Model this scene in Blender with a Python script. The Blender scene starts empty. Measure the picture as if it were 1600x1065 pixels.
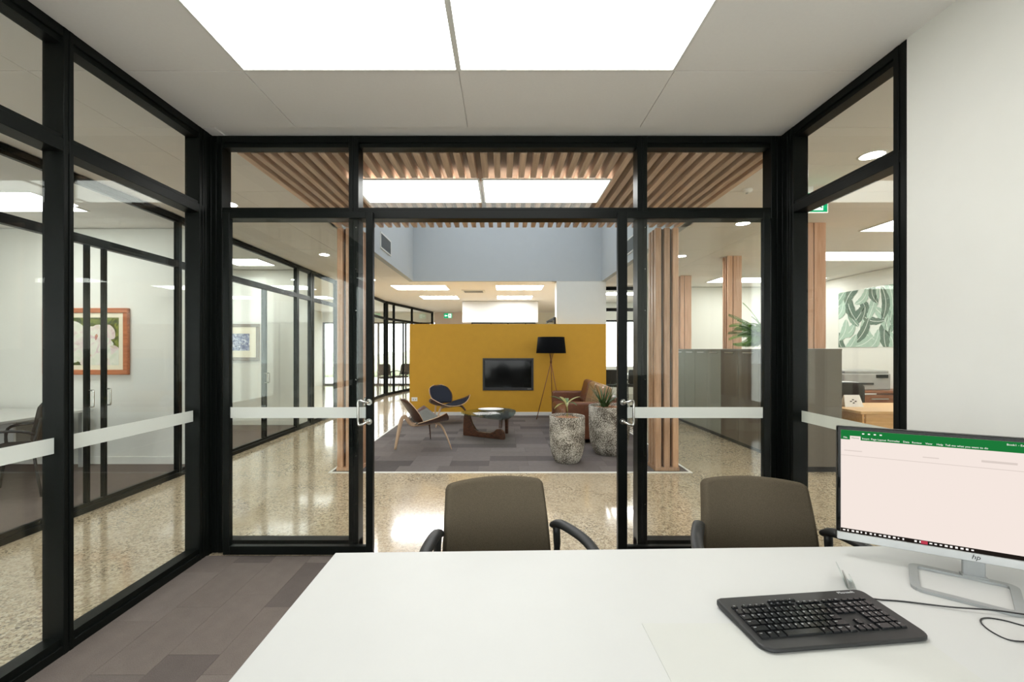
import bpy, bmesh, math, random
from mathutils import Vector, Matrix
random.seed(7)
PI = math.pi
SC = bpy.context.scene
COL = SC.collection

# ------------------------------------------------------------------ camera, world, exposure
W, H = 1600.0, 1065.0
FPX, VX, VY, CZ = 660.0, 787.0, 546.0, 1.47
cam_d = bpy.data.cameras.new('camera')
cam = bpy.data.objects.new('camera', cam_d); COL.objects.link(cam)
cam.location = (0, 0, CZ); cam.rotation_euler = (PI/2, 0, 0)
cam_d.sensor_width = 36.0; cam_d.lens = FPX/W*36.0
cam_d.shift_x = (W/2-VX)/W; cam_d.shift_y = (VY-H/2)/W
cam_d.clip_start = 0.05; cam_d.clip_end = 200
SC.camera = cam
world = bpy.data.worlds.new('world'); SC.world = world; world.use_nodes = True
bg = world.node_tree.nodes['Background']
bg.inputs[0].default_value = (0.93, 0.96, 1.0, 1); bg.inputs[1].default_value = 2.8   # even overcast sky
SC.view_settings.view_transform = 'Standard'; SC.view_settings.look = 'None'
SC.view_settings.exposure = 0.8; SC.view_settings.gamma = 1.0
SC.view_settings.use_curve_mapping = False
try:
    SC.cycles.transparent_max_bounces = 32
    SC.cycles.max_bounces = 10; SC.cycles.diffuse_bounces = 6; SC.cycles.glossy_bounces = 5
    SC.cycles.caustics_reflective = False; SC.cycles.caustics_refractive = False
    SC.cycles.sample_clamp_indirect = 6.0
except Exception:
    pass
L_ROOM, L_SLAT, L_OFF, L_FAR, L_RIGHT, L_DOWN = 3.7, 4.5, 7.2, 17.0, 6.0, 160.0

# ------------------------------------------------------------------ materials
def lin(c):
    c = c/255.0
    return c/12.92 if c <= 0.04045 else ((c+0.055)/1.055)**2.4
def S(r, g, b): return (lin(r), lin(g), lin(b), 1.0)
M = {}
def newmat(name):
    m = bpy.data.materials.new(name); m.use_nodes = True
    nt = m.node_tree
    return m, nt, nt.nodes['Principled BSDF']
def N(nt, t, **kw):
    n = nt.nodes.new(t)
    for k, v in kw.items():
        if k.startswith('i_'):
            key = k[2:]
            key = int(key) if key.isdigit() else key.replace('_', ' ')
            n.inputs[key].default_value = v
        else: setattr(n, k, v)
    return n
def ramp(nt, stops, interp='LINEAR'):
    n = nt.nodes.new('ShaderNodeValToRGB'); r = n.color_ramp; r.interpolation = interp
    while len(r.elements) < len(stops): r.elements.new(0.5)
    for e, (p, c) in zip(r.elements, stops): e.position = p; e.color = c
    return n
def sc(c, k): return (min(c[0]*k, 1), min(c[1]*k, 1), min(c[2]*k, 1), 1)
def pm(name, col, rough=0.5, metal=0.0, var=0.05, scale=30.0, bump=0.0, stretch=(1, 1, 1), spec=0.5, coat=0.0, detail=3.0):
    m, nt, b = newmat(name)
    tc = N(nt, 'ShaderNodeTexCoord'); mp = N(nt, 'ShaderNodeMapping'); mp.inputs['Scale'].default_value = stretch
    no = N(nt, 'ShaderNodeTexNoise'); no.inputs['Scale'].default_value = scale; no.inputs['Detail'].default_value = detail
    nt.links.new(tc.outputs['Object'], mp.inputs[0]); nt.links.new(mp.outputs[0], no.inputs['Vector'])
    r = ramp(nt, [(0.25, sc(col, 1-var)), (0.75, sc(col, 1+var))])
    nt.links.new(no.outputs[0], r.inputs[0]); nt.links.new(r.outputs[0], b.inputs['Base Color'])
    b.inputs['Roughness'].default_value = rough; b.inputs['Metallic'].default_value = metal
    b.inputs['Specular IOR Level'].default_value = spec
    b.inputs['Coat Weight'].default_value = coat
    if bump > 0:
        bp = N(nt, 'ShaderNodeBump'); bp.inputs['Strength'].default_value = bump; bp.inputs['Distance'].default_value = 0.004
        nt.links.new(no.outputs[0], bp.inputs['Height']); nt.links.new(bp.outputs[0], b.inputs['Normal'])
    M[name] = m
    return m
def em(name, col, strength):
    m = bpy.data.materials.new(name); m.use_nodes = True; nt = m.node_tree; nt.nodes.clear()
    e = N(nt, 'ShaderNodeEmission'); e.inputs[0].default_value = col; e.inputs[1].default_value = strength
    o = N(nt, 'ShaderNodeOutputMaterial'); nt.links.new(e.outputs[0], o.inputs[0]); M[name] = m
    return m
def wood(name, c1, c2, rough=0.45, axis=2, scale=9.0):
    m, nt, b = newmat(name)
    tc = N(nt, 'ShaderNodeTexCoord'); mp = N(nt, 'ShaderNodeMapping')
    s = [1.0, 1.0, 1.0]; s[axis] = 0.07; mp.inputs['Scale'].default_value = s
    oi = N(nt, 'ShaderNodeObjectInfo'); ad = N(nt, 'ShaderNodeVectorMath', operation='ADD')
    mu = N(nt, 'ShaderNodeMath', operation='MULTIPLY'); mu.inputs[1].default_value = 13.0
    nt.links.new(oi.outputs['Random'], mu.inputs[0])
    nt.links.new(tc.outputs['Object'], mp.inputs[0]); nt.links.new(mp.outputs[0], ad.inputs[0]); nt.links.new(mu.outputs[0], ad.inputs[1])
    no = N(nt, 'ShaderNodeTexNoise'); no.inputs['Scale'].default_value = scale*4; no.inputs['Detail'].default_value = 5; no.inputs['Distortion'].default_value = 0.6
    nt.links.new(ad.outputs[0], no.inputs['Vector'])
    r = ramp(nt, [(0.3, c1), (0.7, c2)]); nt.links.new(no.outputs[0], r.inputs[0])
    hv = N(nt, 'ShaderNodeHueSaturation'); mr = N(nt, 'ShaderNodeMapRange'); mr.inputs[3].default_value = 0.8; mr.inputs[4].default_value = 1.15
    nt.links.new(oi.outputs['Random'], mr.inputs[0]); nt.links.new(mr.outputs[0], hv.inputs['Value'])
    nt.links.new(r.outputs[0], hv.inputs['Color']); nt.links.new(hv.outputs[0], b.inputs['Base Color'])
    b.inputs['Roughness'].default_value = rough
    M[name] = m
    return m
def glass(name, tint, base=0.035, power=5.0, dirt=0.0):
    m = bpy.data.materials.new(name); m.use_nodes = True; nt = m.node_tree; nt.nodes.clear()
    lw = N(nt, 'ShaderNodeLayerWeight'); lw.inputs[0].default_value = 0.5
    p = N(nt, 'ShaderNodeMath', operation='POWER'); p.inputs[1].default_value = power
    ma = N(nt, 'ShaderNodeMath', operation='MULTIPLY_ADD'); ma.inputs[1].default_value = 0.85; ma.inputs[2].default_value = base
    t = N(nt, 'ShaderNodeBsdfTransparent'); t.inputs[0].default_value = tint
    g = N(nt, 'ShaderNodeBsdfGlossy'); g.inputs['Roughness'].default_value = 0.0; g.inputs[0].default_value = (0.95, 1, 0.97, 1)
    mx = N(nt, 'ShaderNodeMixShader'); o = N(nt, 'ShaderNodeOutputMaterial')
    nt.links.new(lw.outputs['Facing'], p.inputs[0]); nt.links.new(p.outputs[0], ma.inputs[0]); nt.links.new(ma.outputs[0], mx.inputs[0])
    nt.links.new(t.outputs[0], mx.inputs[1]); nt.links.new(g.outputs[0], mx.inputs[2]); nt.links.new(mx.outputs[0], o.inputs[0])
    M[name] = m
    return m
def frosted(name, col, see):
    m = bpy.data.materials.new(name); m.use_nodes = True; nt = m.node_tree; nt.nodes.clear()
    t = N(nt, 'ShaderNodeBsdfTransparent'); d = N(nt, 'ShaderNodeBsdfDiffuse'); tr = N(nt, 'ShaderNodeBsdfTranslucent')
    no = N(nt, 'ShaderNodeTexNoise'); no.inputs['Scale'].default_value = 400
    r = ramp(nt, [(0.3, sc(col, 0.95)), (0.7, sc(col, 1.03))]); nt.links.new(no.outputs[0], r.inputs[0])
    nt.links.new(r.outputs[0], d.inputs[0]); nt.links.new(r.outputs[0], tr.inputs[0])
    a = N(nt, 'ShaderNodeMixShader'); a.inputs[0].default_value = 0.45
    nt.links.new(d.outputs[0], a.inputs[1]); nt.links.new(tr.outputs[0], a.inputs[2])
    c = N(nt, 'ShaderNodeMixShader'); c.inputs[0].default_value = see
    nt.links.new(a.outputs[0], c.inputs[1]); nt.links.new(t.outputs[0], c.inputs[2])
    o = N(nt, 'ShaderNodeOutputMaterial'); nt.links.new(c.outputs[0], o.inputs[0]); M[name] = m

def concrete():
    m, nt, b = newmat('polished_concrete')
    tc = N(nt, 'ShaderNodeTexCoord')
    v1 = N(nt, 'ShaderNodeTexVoronoi'); v1.inputs['Scale'].default_value = 62
    v2 = N(nt, 'ShaderNodeTexVoronoi'); v2.inputs['Scale'].default_value = 115
    n1 = N(nt, 'ShaderNodeTexNoise'); n1.inputs['Scale'].default_value = 1.6; n1.inputs['Detail'].default_value = 4
    n2 = N(nt, 'ShaderNodeTexNoise'); n2.inputs['Scale'].default_value = 45; n2.inputs['Detail'].default_value = 4
    for n in (v1, v2, n1, n2): nt.links.new(tc.outputs['Object'], n.inputs['Vector'])
    sx = N(nt, 'ShaderNodeSeparateColor'); nt.links.new(v1.outputs['Color'], sx.inputs[0])
    chips = ramp(nt, [(0.0, S(72, 60, 48)), (0.2, S(112, 94, 74)), (0.34, S(196, 180, 150)), (0.62, S(206, 188, 160)), (0.8, S(222, 210, 184)), (0.93, S(150, 124, 96))], 'CONSTANT')
    nt.links.new(sx.outputs[0], chips.inputs[0])
    sx2 = N(nt, 'ShaderNodeSeparateColor'); nt.links.new(v2.outputs['Color'], sx2.inputs[0])
    fine = ramp(nt, [(0.0, S(84, 70, 54)), (0.2, S(204, 189, 160)), (0.7, S(190, 172, 142)), (0.85, S(226, 214, 190))], 'CONSTANT')
    nt.links.new(sx2.outputs[0], fine.inputs[0])
    mx = N(nt, 'ShaderNodeMix', data_type='RGBA'); nt.links.new(chips.outputs[0], mx.inputs[6]); nt.links.new(fine.outputs[0], mx.inputs[7])
    nt.links.new(n2.outputs[0], mx.inputs[0])
    base = ramp(nt, [(0.35, S(196, 180, 152)), (0.65, S(182, 164, 134))]); nt.links.new(n1.outputs[0], base.inputs[0])
    fr = ramp(nt, [(0.35, (0.30,)*3+(1,)), (0.68, (0.95,)*3+(1,))]); nt.links.new(n1.outputs[0], fr.inputs[0])
    m2 = N(nt, 'ShaderNodeMix', data_type='RGBA'); nt.links.new(fr.outputs[0], m2.inputs[0])
    nt.links.new(base.outputs[0], m2.inputs[6]); nt.links.new(mx.outputs[2], m2.inputs[7])
    nt.links.new(m2.outputs[2], b.inputs['Base Color'])
    rr = ramp(nt, [(0.3, (0.10,)*3+(1,)), (0.8, (0.2,)*3+(1,))]); nt.links.new(n2.outputs[0], rr.inputs[0])
    nt.links.new(rr.outputs[0], b.inputs['Roughness'])
    b.inputs['Specular IOR Level'].default_value = 0.6
    b.inputs['Coat Weight'].default_value = 0.6; b.inputs['Coat Roughness'].default_value = 0.06
    M['concrete'] = m
concrete()

def carpet(name, col, var=0.16):
    m, nt, b = newmat(name)
    tc = N(nt, 'ShaderNodeTexCoord'); n = N(nt, 'ShaderNodeTexNoise'); n.inputs['Scale'].default_value = 260; n.inputs['Detail'].default_value = 2
    n2 = N(nt, 'ShaderNodeTexNoise'); n2.inputs['Scale'].default_value = 14; n2.inputs['Detail'].default_value = 3
    nt.links.new(tc.outputs['Object'], n.inputs['Vector']); nt.links.new(tc.outputs['Object'], n2.inputs['Vector'])
    ad = N(nt, 'ShaderNodeMath', operation='MULTIPLY_ADD'); ad.inputs[1].default_value = 0.35
    nt.links.new(n2.outputs[0], ad.inputs[0]); nt.links.new(n.outputs[0], ad.inputs[2])
    r = ramp(nt, [(0.45, sc(col, 1-var)), (0.9, sc(col, 1+var))]); nt.links.new(ad.outputs[0], r.inputs[0])
    nt.links.new(r.outputs[0], b.inputs['Base Color']); b.inputs['Roughness'].default_value = 0.95; b.inputs['Specular IOR Level'].default_value = 0.1
    bp = N(nt, 'ShaderNodeBump'); bp.inputs['Strength'].default_value = 0.5; bp.inputs['Distance'].default_value = 0.003
    nt.links.new(n.outputs[0], bp.inputs['Height']); nt.links.new(bp.outputs[0], b.inputs['Normal'])
    M[name] = m
RC = [(122, 113, 107), (117, 108, 102), (110, 102, 97), (102, 94, 90)]
for i, c in enumerate(RC): carpet('carpet_%d' % i, S(*c))
LC = [(118, 112, 109), (113, 107, 104), (106, 100, 98), (95, 90, 88)]
for i, c in enumerate(LC): carpet('lounge_%d' % i, S(*c))
carpet('carpet_office', S(108, 98, 94))

pm('ceiling_white', S(236, 234, 231), 0.9, var=0.012, scale=60)
pm('board_white', S(196, 198, 197), 0.3, var=0.01, scale=10)
pm('wall_white', S(228, 229, 222), 0.75, var=0.01, scale=8)
pm('wall_green_white', S(229, 229, 223), 0.75, var=0.01, scale=8)
pm('bulkhead_grey', S(186, 192, 194), 0.8, var=0.012, scale=6)
pm('yellow_paint', S(204, 154, 40), 0.65, var=0.03, scale=7)
pm('black_frame', S(14, 17, 15), 0.35, var=0.08, scale=40, spec=0.11)
pm('black_plastic', S(34, 35, 35), 0.45, var=0.08, scale=120)
pm('black_gloss', S(12, 14, 13), 0.08, var=0.05, scale=20, spec=0.25)
pm('dark_trim', S(96, 86, 66), 0.5, var=0.03, scale=20)
pm('base_metal', S(158, 161, 160), 0.35, metal=0.4, var=0.03, scale=40)
pm('chrome', S(205, 205, 200), 0.12, metal=1.0, var=0.03, scale=40)
pm('steel', S(190, 193, 192), 0.28, metal=1.0, var=0.04, scale=60, stretch=(1, 8, 1))
pm('silver_plastic', S(198, 200, 199), 0.35, metal=0.5, var=0.02, scale=30)
pm('white_laminate', S(198, 199, 196), 0.45, var=0.008, scale=12)
pm('white_plastic', S(236, 236, 232), 0.35, var=0.01, scale=30)
pm('skirting_white', S(232, 232, 226), 0.5, var=0.01, scale=10)
pm('light_frame', S(225, 225, 220), 0.5, var=0.01, scale=20)
pm('desk_pad', S(197, 198, 192), 0.4, var=0.01, scale=10)
pm('chair_fabric', S(88, 80, 66), 0.95, var=0.22, scale=300, bump=0.35, spec=0.1)
pm('dark_fabric', S(52, 50, 48), 0.95, var=0.2, scale=260, bump=0.3, spec=0.1)
pm('grey_fabric', S(112, 112, 106), 0.95, var=0.15, scale=260, bump=0.3, spec=0.1)
pm('navy_fabric', S(48, 52, 62), 0.95, var=0.15, scale=260, bump=0.3, spec=0.1)
pm('leather', S(112, 68, 46), 0.36, var=0.2, scale=18, bump=0.25, spec=0.55)
pm('leather_pale', S(150, 118, 84), 0.32, var=0.25, scale=14, bump=0.3, spec=0.6)
pm('lamp_shade', S(11, 12, 14), 0.9, var=0.15, scale=90, bump=0.2, spec=0.08)
wood('timber_slat', S(184, 154, 130), S(222, 194, 170), 0.5, axis=1)
wood('timber_post', S(172, 132, 100), S(206, 166, 134), 0.42, axis=2)
wood('timber_pale', S(206, 160, 130), S(230, 190, 162), 0.42, axis=2)
wood('walnut', S(58, 36, 24), S(98, 62, 42), 0.35, axis=0)
wood('ply_edge', S(190, 160, 130), S(216, 190, 162), 0.45, axis=2)
wood('oak', S(222, 176, 118), S(240, 198, 142), 0.4, axis=0)
wood('brown_wood', S(112, 68, 42), S(146, 92, 60), 0.4, axis=0)
wood('frame_wood', S(164, 92, 58), S(196, 120, 80), 0.35, axis=0)
wood('frame_grey', S(104, 92, 78), S(128, 114, 98), 0.5, axis=0)
pm('slat_back', S(140, 118, 98), 0.9, var=0.1, scale=20)
pm('mat_cream', S(240, 232, 208), 0.8, var=0.02, scale=60)
pm('cabinet_brown', S(88, 80, 70), 0.4, var=0.04, scale=20)
pm('cabinet_side', S(112, 107, 97), 0.4, var=0.03, scale=20)
pm('cabinet_pale', S(118, 122, 112), 0.18, var=0.04, scale=6)
pm('soil', S(168, 126, 96), 0.95, var=0.35, scale=60, bump=0.8)
pm('leaf_green', S(72, 104, 46), 0.45, var=0.3, scale=12)
pm('leaf_dark', S(58, 88, 52), 0.5, var=0.3, scale=14)
pm('leaf_yellow', S(150, 148, 84), 0.45, var=0.25, scale=14)
pm('fern_mid', S(88, 122, 70), 0.5, var=0.3, scale=14)
pm('fern_green', S(104, 150, 62), 0.5, var=0.3, scale=20)
pm('sign_green', S(24, 140, 92), 0.4, var=0.03, scale=20)
pm('grey_box', S(160, 160, 155), 0.5, var=0.08, scale=9)
pm('blue_box', S(64, 96, 160), 0.45, var=0.1, scale=14)
pm('paper', S(240, 240, 236), 0.7, var=0.02, scale=60)
pm('outdoor_ground', S(228, 227, 220), 0.9, var=0.1, scale=3)
pm('hedge', S(196, 206, 180), 0.8, var=0.4, scale=6, bump=0.6)
pm('cable', S(30, 30, 31), 0.5, var=0.05, scale=50)
pm('print_a', S(168, 194, 178), 0.7, var=0.08, scale=16)
pm('print_b', S(132, 158, 142), 0.7, var=0.1, scale=16)
pm('print_c', S(98, 120, 106), 0.7, var=0.1, scale=16)
pm('print_ground', S(226, 234, 226), 0.7, var=0.02, scale=16)
pm('vent_grey', S(110, 116, 118), 0.5, var=0.04, scale=30)
pm('pink_wall', S(214, 202, 194), 0.8, var=0.01, scale=8)
glass('pane_glass', (0.983, 0.989, 0.98, 1), base=0.022)
glass('roof_glass', (0.69, 0.70, 0.71, 1), base=0.04)
glass('table_glass', (0.55, 0.62, 0.58, 1), base=0.09)
glass('acrylic', (0.95, 0.96, 0.96, 1), base=0.06)
glass('fire_glass', (0.12, 0.13, 0.13, 1), base=0.05)
frosted('frost', S(240, 243, 238), 0.15)
em('panel_room', (1, 0.995, 0.97, 1), L_ROOM)
em('panel_slat', (1, 0.995, 0.97, 1), L_SLAT)
em('panel_office', (0.97, 1.0, 0.96, 1), L_OFF)
em('panel_far', (0.98, 0.99, 1.0, 1), L_FAR)
em('panel_right', (1, 0.99, 0.95, 1), L_RIGHT)
em('down_em', (1, 0.98, 0.93, 1), L_DOWN)
em('sign_green_lit', S(20, 150, 95), 0.9)
em('sign_white_lit', S(235, 255, 240), 0.9)
em('screen_page', S(244, 230, 222), 0.58)
em('screen_green', S(32, 128, 62), 0.5)
em('screen_white', S(255, 250, 246), 0.6)
em('screen_dark', S(40, 34, 30), 0.42)
em('screen_red', S(205, 70, 88), 0.48)
em('screen_line', S(226, 212, 204), 0.54)

def planter_mat():
    m, nt, b = newmat('planter_stone')
    tc = N(nt, 'ShaderNodeTexCoord')
    n = N(nt, 'ShaderNodeTexNoise'); n.inputs['Scale'].default_value = 105; n.inputs['Detail'].default_value = 3; n.inputs['Roughness'].default_value = 0.6
    n2 = N(nt, 'ShaderNodeTexNoise'); n2.inputs['Scale'].default_value = 5; n2.inputs['Detail'].default_value = 2
    for k in (n, n2): nt.links.new(tc.outputs['Object'], k.inputs['Vector'])
    ad = N(nt, 'ShaderNodeMath', operation='MULTIPLY_ADD'); ad.inputs[1].default_value = 0.35
    nt.links.new(n2.outputs[0], ad.inputs[0]); nt.links.new(n.outputs[0], ad.inputs[2])
    r = ramp(nt, [(0.58, S(74, 68, 58)), (0.67, S(116, 110, 98)), (0.75, S(214, 210, 198))]); nt.links.new(ad.outputs[0], r.inputs[0])
    nt.links.new(r.outputs[0], b.inputs['Base Color']); b.inputs['Roughness'].default_value = 0.9
    bp = N(nt, 'ShaderNodeBump'); bp.inputs['Strength'].default_value = 0.6; bp.inputs['Distance'].default_value = 0.006
    nt.links.new(ad.outputs[0], bp.inputs['Height']); nt.links.new(bp.outputs[0], b.inputs['Normal'])
    M['planter'] = m
planter_mat()
def paint_mat(name, stops, scale, dist=1.5):
    m, nt, b = newmat(name)
    tc = N(nt, 'ShaderNodeTexCoord'); n = N(nt, 'ShaderNodeTexNoise')
    n.inputs['Scale'].default_value = scale; n.inputs['Detail'].default_value = 6; n.inputs['Distortion'].default_value = dist
    nt.links.new(tc.outputs['Object'], n.inputs['Vector'])
    r = ramp(nt, stops); nt.links.new(n.outputs[0], r.inputs[0]); nt.links.new(r.outputs[0], b.inputs['Base Color'])
    b.inputs['Roughness'].default_value = 0.6; M[name] = m
paint_mat('canvas_green', [(0.3, S(40, 52, 30)), (0.45, S(70, 84, 36)), (0.6, S(140, 148, 60)), (0.75, S(70, 110, 90))], 7)
paint_mat('petal_white', [(0.3, S(214, 220, 200)), (0.5, S(236, 234, 222)), (0.62, S(226, 208, 206)), (0.75, S(222, 222, 170))], 6)
paint_mat('petal_heart', [(0.35, S(190, 110, 120)), (0.65, S(200, 190, 90))], 9)
paint_mat('canvas_blue', [(0.38, S(26, 40, 96)), (0.47, S(70, 94, 158)), (0.53, S(150, 164, 200)), (0.60, S(222, 226, 234))], 15, 2.5)
paint_mat('petal_pink', [(0.3, S(226, 224, 206)), (0.5, S(232, 214, 212)), (0.62, S(214, 190, 192)), (0.75, S(210, 214, 160))], 8)
paint_mat('paint_leaf', [(0.3, S(60, 84, 30)), (0.6, S(126, 136, 50)), (0.75, S(70, 100, 70))], 9)
paint_mat('magazine', [(0.42, S(30, 30, 32)), (0.5, S(230, 230, 226)), (0.56, S(90, 90, 92)), (0.62, S(240, 240, 236))], 22)

# ------------------------------------------------------------------ mesh helpers
class MB:
    def __init__(s): s.bm = bmesh.new(); s.mi = 0
    def _faces(s, fs):
        for f in fs: f.material_index = s.mi
    def box(s, x0, x1, y0, y1, z0, z1, bev=0.0, seg=1, mtx=None):
        if x1 < x0: x0, x1 = x1, x0
        if y1 < y0: y0, y1 = y1, y0
        if z1 < z0: z0, z1 = z1, z0
        v = [s.bm.verts.new((x, y, z)) for x in (x0, x1) for y in (y0, y1) for z in (z0, z1)]
        idx = [(0, 1, 3, 2), (4, 6, 7, 5), (0, 4, 5, 1), (2, 3, 7, 6), (0, 2, 6, 4), (1, 5, 7, 3)]
        fs = [s.bm.faces.new([v[i] for i in q]) for q in idx]
        s._faces(fs)
        if mtx is not None: bmesh.ops.transform(s.bm, matrix=mtx, verts=v)
        if bev > 0:
            es = list({e for f in fs for e in f.edges})
            r = bmesh.ops.bevel(s.bm, geom=es, offset=bev, segments=seg, affect='EDGES', profile=0.5)
            s._faces(r['faces'])
        return s
    def poly(s, pts, d, bev=0.0):
        """closed planar outline (list of 3-vectors) pushed along vector d"""
        d = Vector(d)
        a = [s.bm.verts.new(p) for p in pts]; b = [s.bm.verts.new(Vector(p)+d) for p in pts]
        n = len(pts); fs = [s.bm.faces.new(a[::-1]), s.bm.faces.new(b)]
        for i in range(n): fs.append(s.bm.faces.new((a[i], a[(i+1) % n], b[(i+1) % n], b[i])))
        s._faces(fs)
        return s
    def tube(s, pts, r, seg=8, flat=None, up=(0, 0, 1), cap=True, smooth=2):
        pts = [Vector(p) for p in pts]
        rs = list(r) if isinstance(r, (list, tuple)) else [r]*len(pts)
        if smooth > 0 and len(pts) > 2:
            q, qr = [], []
            for i in range(len(pts)-1):
                p0 = pts[max(i-1, 0)]; p1 = pts[i]; p2 = pts[i+1]; p3 = pts[min(i+2, len(pts)-1)]
                k = smooth+1
                for j in range(k):
                    t = j/k
                    q.append(0.5*((2*p1)+(p2-p0)*t+(2*p0-5*p1+4*p2-p3)*t*t+(3*p1-p0-3*p2+p3)*t**3)); qr.append(rs[i]*(1-t)+rs[i+1]*t)
            q.append(pts[-1]); qr.append(rs[-1]); pts, rs = q, qr
        rings = []
        up = Vector(up)
        for i, p in enumerate(pts):
            t = (pts[min(i+1, len(pts)-1)]-pts[max(i-1, 0)]).normalized()
            a = t.cross(up)
            if a.length < 1e-3: a = t.cross(Vector((1, 0, 0)))
            a.normalize(); b = a.cross(t).normalized()
            fx, fy = (1, 1) if flat is None else flat
            rings.append([s.bm.verts.new(p+a*math.cos(2*PI*k/seg)*rs[i]*fx+b*math.sin(2*PI*k/seg)*rs[i]*fy) for k in range(seg)])
        fs = []
        for i in range(len(rings)-1):
            for k in range(seg):
                fs.append(s.bm.faces.new((rings[i][k], rings[i][(k+1) % seg], rings[i+1][(k+1) % seg], rings[i+1][k])))
        for f in fs: f.smooth = True
        if cap: fs += [s.bm.faces.new(rings[0][::-1]), s.bm.faces.new(rings[-1])]
        s._faces(fs)
        return s
    def lathe(s, prof, n=32, c=(0, 0, 0), capb=True, capt=True):
        rings = [[s.bm.verts.new((c[0]+r*math.cos(2*PI*k/n), c[1]+r*math.sin(2*PI*k/n), c[2]+z)) for k in range(n)] for r, z in prof]
        fs = []
        for i in range(len(rings)-1):
            for k in range(n): fs.append(s.bm.faces.new((rings[i][k], rings[i][(k+1) % n], rings[i+1][(k+1) % n], rings[i+1][k])))
        for f in fs: f.smooth = True
        if capb: fs.append(s.bm.faces.new(rings[0][::-1]))
        if capt: fs.append(s.bm.faces.new(rings[-1]))
        s._faces(fs)
        return s
    def shell(s, fn, nu, nv, th, rim=None):
        """fn(u,v) over [-1,1]x[0,1] -> Vector, thickened by th along the normal; rim = material slot of the edge"""
        P = [[Vector(fn(-1+2*i/nu, j/nv)) for j in range(nv+1)] for i in range(nu+1)]
        T, B = [], []
        for i in range(nu+1):
            rt, rb = [], []
            for j in range(nv+1):
                du = P[min(i+1, nu)][j]-P[max(i-1, 0)][j]; dv = P[i][min(j+1, nv)]-P[i][max(j-1, 0)]
                n = du.cross(dv)
                n = n.normalized() if n.length > 1e-9 else Vector((0, 0, 1))
                rt.append(s.bm.verts.new(P[i][j]+n*th)); rb.append(s.bm.verts.new(P[i][j]))
            T.append(rt); B.append(rb)
        fs = []
        for i in range(nu):
            for j in range(nv):
                fs.append(s.bm.faces.new((T[i][j], T[i+1][j], T[i+1][j+1], T[i][j+1])))
                fs.append(s.bm.faces.new((B[i][j], B[i][j+1], B[i+1][j+1], B[i+1][j])))
        rf = []
        for i in range(nu):
            rf.append(s.bm.faces.new((T[i][0], B[i][0], B[i+1][0], T[i+1][0])))
            rf.append(s.bm.faces.new((T[i][nv], T[i+1][nv], B[i+1][nv], B[i][nv])))
        for j in range(nv):
            rf.append(s.bm.faces.new((T[0][j], T[0][j+1], B[0][j+1], B[0][j])))
            rf.append(s.bm.faces.new((T[nu][j], B[nu][j], B[nu][j+1], T[nu][j+1])))
        for f in fs: f.smooth = True
        s._faces(fs); s._faces(rf)
        if rim is not None:
            for f in rf: f.material_index = rim
        return s
    def mesh(s, me, mtx):
        """append an existing mesh"""
        n0 = len(s.bm.verts); f0 = len(s.bm.faces)
        s.bm.from_mesh(me); s.bm.verts.ensure_lookup_table(); s.bm.faces.ensure_lookup_table()
        bmesh.ops.transform(s.bm, matrix=mtx, verts=s.bm.verts[n0:])
        s._faces(s.bm.faces[f0:])
        return s

def wloc(o):
    v = Vector((0, 0, 0))
    while o is not None: v += o.location; o = o.parent
    return v
def obj(name, mb, mat, parent=None, local=False, loc=None, bevel=None, subsurf=0):
    """link ONE mesh object; world-space geometry unless local"""
    me = bpy.data.meshes.new(name)
    bmesh.ops.recalc_face_normals(mb.bm, faces=mb.bm.faces)
    mb.bm.to_mesh(me); mb.bm.free()
    for k in (mat if isinstance(mat, (list, tuple)) else [mat]): me.materials.append(M[k])
    o = bpy.data.objects.new(name, me); COL.objects.link(o)
    if parent is not None:
        o.parent = parent
        if not local: me.transform(Matrix.Translation(-wloc(parent)))
    if loc is not None: o.location = loc
    if subsurf:
        md = o.modifiers.new('subsurf', 'SUBSURF'); md.levels = subsurf; md.render_levels = subsurf
    if bevel:
        md = o.modifiers.new('bevel', 'BEVEL'); md.width = bevel; md.segments = 2; md.limit_method = 'ANGLE'
    return o
def tag(o, label, cat=None, group=None, kind=None):
    o['label'] = label
    if cat: o['category'] = cat
    if group: o['group'] = group
    if kind: o['kind'] = kind
    return o
def thing(name, label, cat, loc=(0, 0, 0), rotz=0.0, group=None, kind=None):
    o = bpy.data.objects.new(name, None); COL.objects.link(o); o.location = loc; o.rotation_euler = (0, 0, rotz)
    o.empty_display_size = 0.1
    return tag(o, label, cat, group, kind)
def struct(name, label, cat, mb, mat, **kw):
    o = obj(name, mb, mat, **kw)
    return tag(o, label, cat, kind='structure')
def dup(root, loc, rotz, label, group=None):
    r = root.copy(); COL.objects.link(r); r.location = loc; r.rotation_euler = (0, 0, rotz); r['label'] = label
    if group: r['group'] = group
    for ch in list(root.children):
        c = ch.copy(); COL.objects.link(c); c.parent = r
        for g in list(ch.children):
            d = g.copy(); COL.objects.link(d); d.parent = c
    return r
def inst(o, parent, loc=None, mat=None):
    c = o.copy(); COL.objects.link(c); c.parent = parent
    if loc is not None: c.location = loc
    return c
def text_mesh(body, size, shear=0.0, ext=0.0006):
    cu = bpy.data.curves.new('t', 'FONT'); cu.body = body; cu.size = size; cu.shear = shear; cu.extrude = ext
    cu.align_x = 'CENTER'; cu.align_y = 'CENTER'; cu.resolution_u = 2
    o = bpy.data.objects.new('t', cu); COL.objects.link(o)
    dg = bpy.context.evaluated_depsgraph_get(); me = bpy.data.meshes.new_from_object(o.evaluated_get(dg))
    bpy.data.objects.remove(o); bpy.data.curves.remove(cu)
    return me

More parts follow.
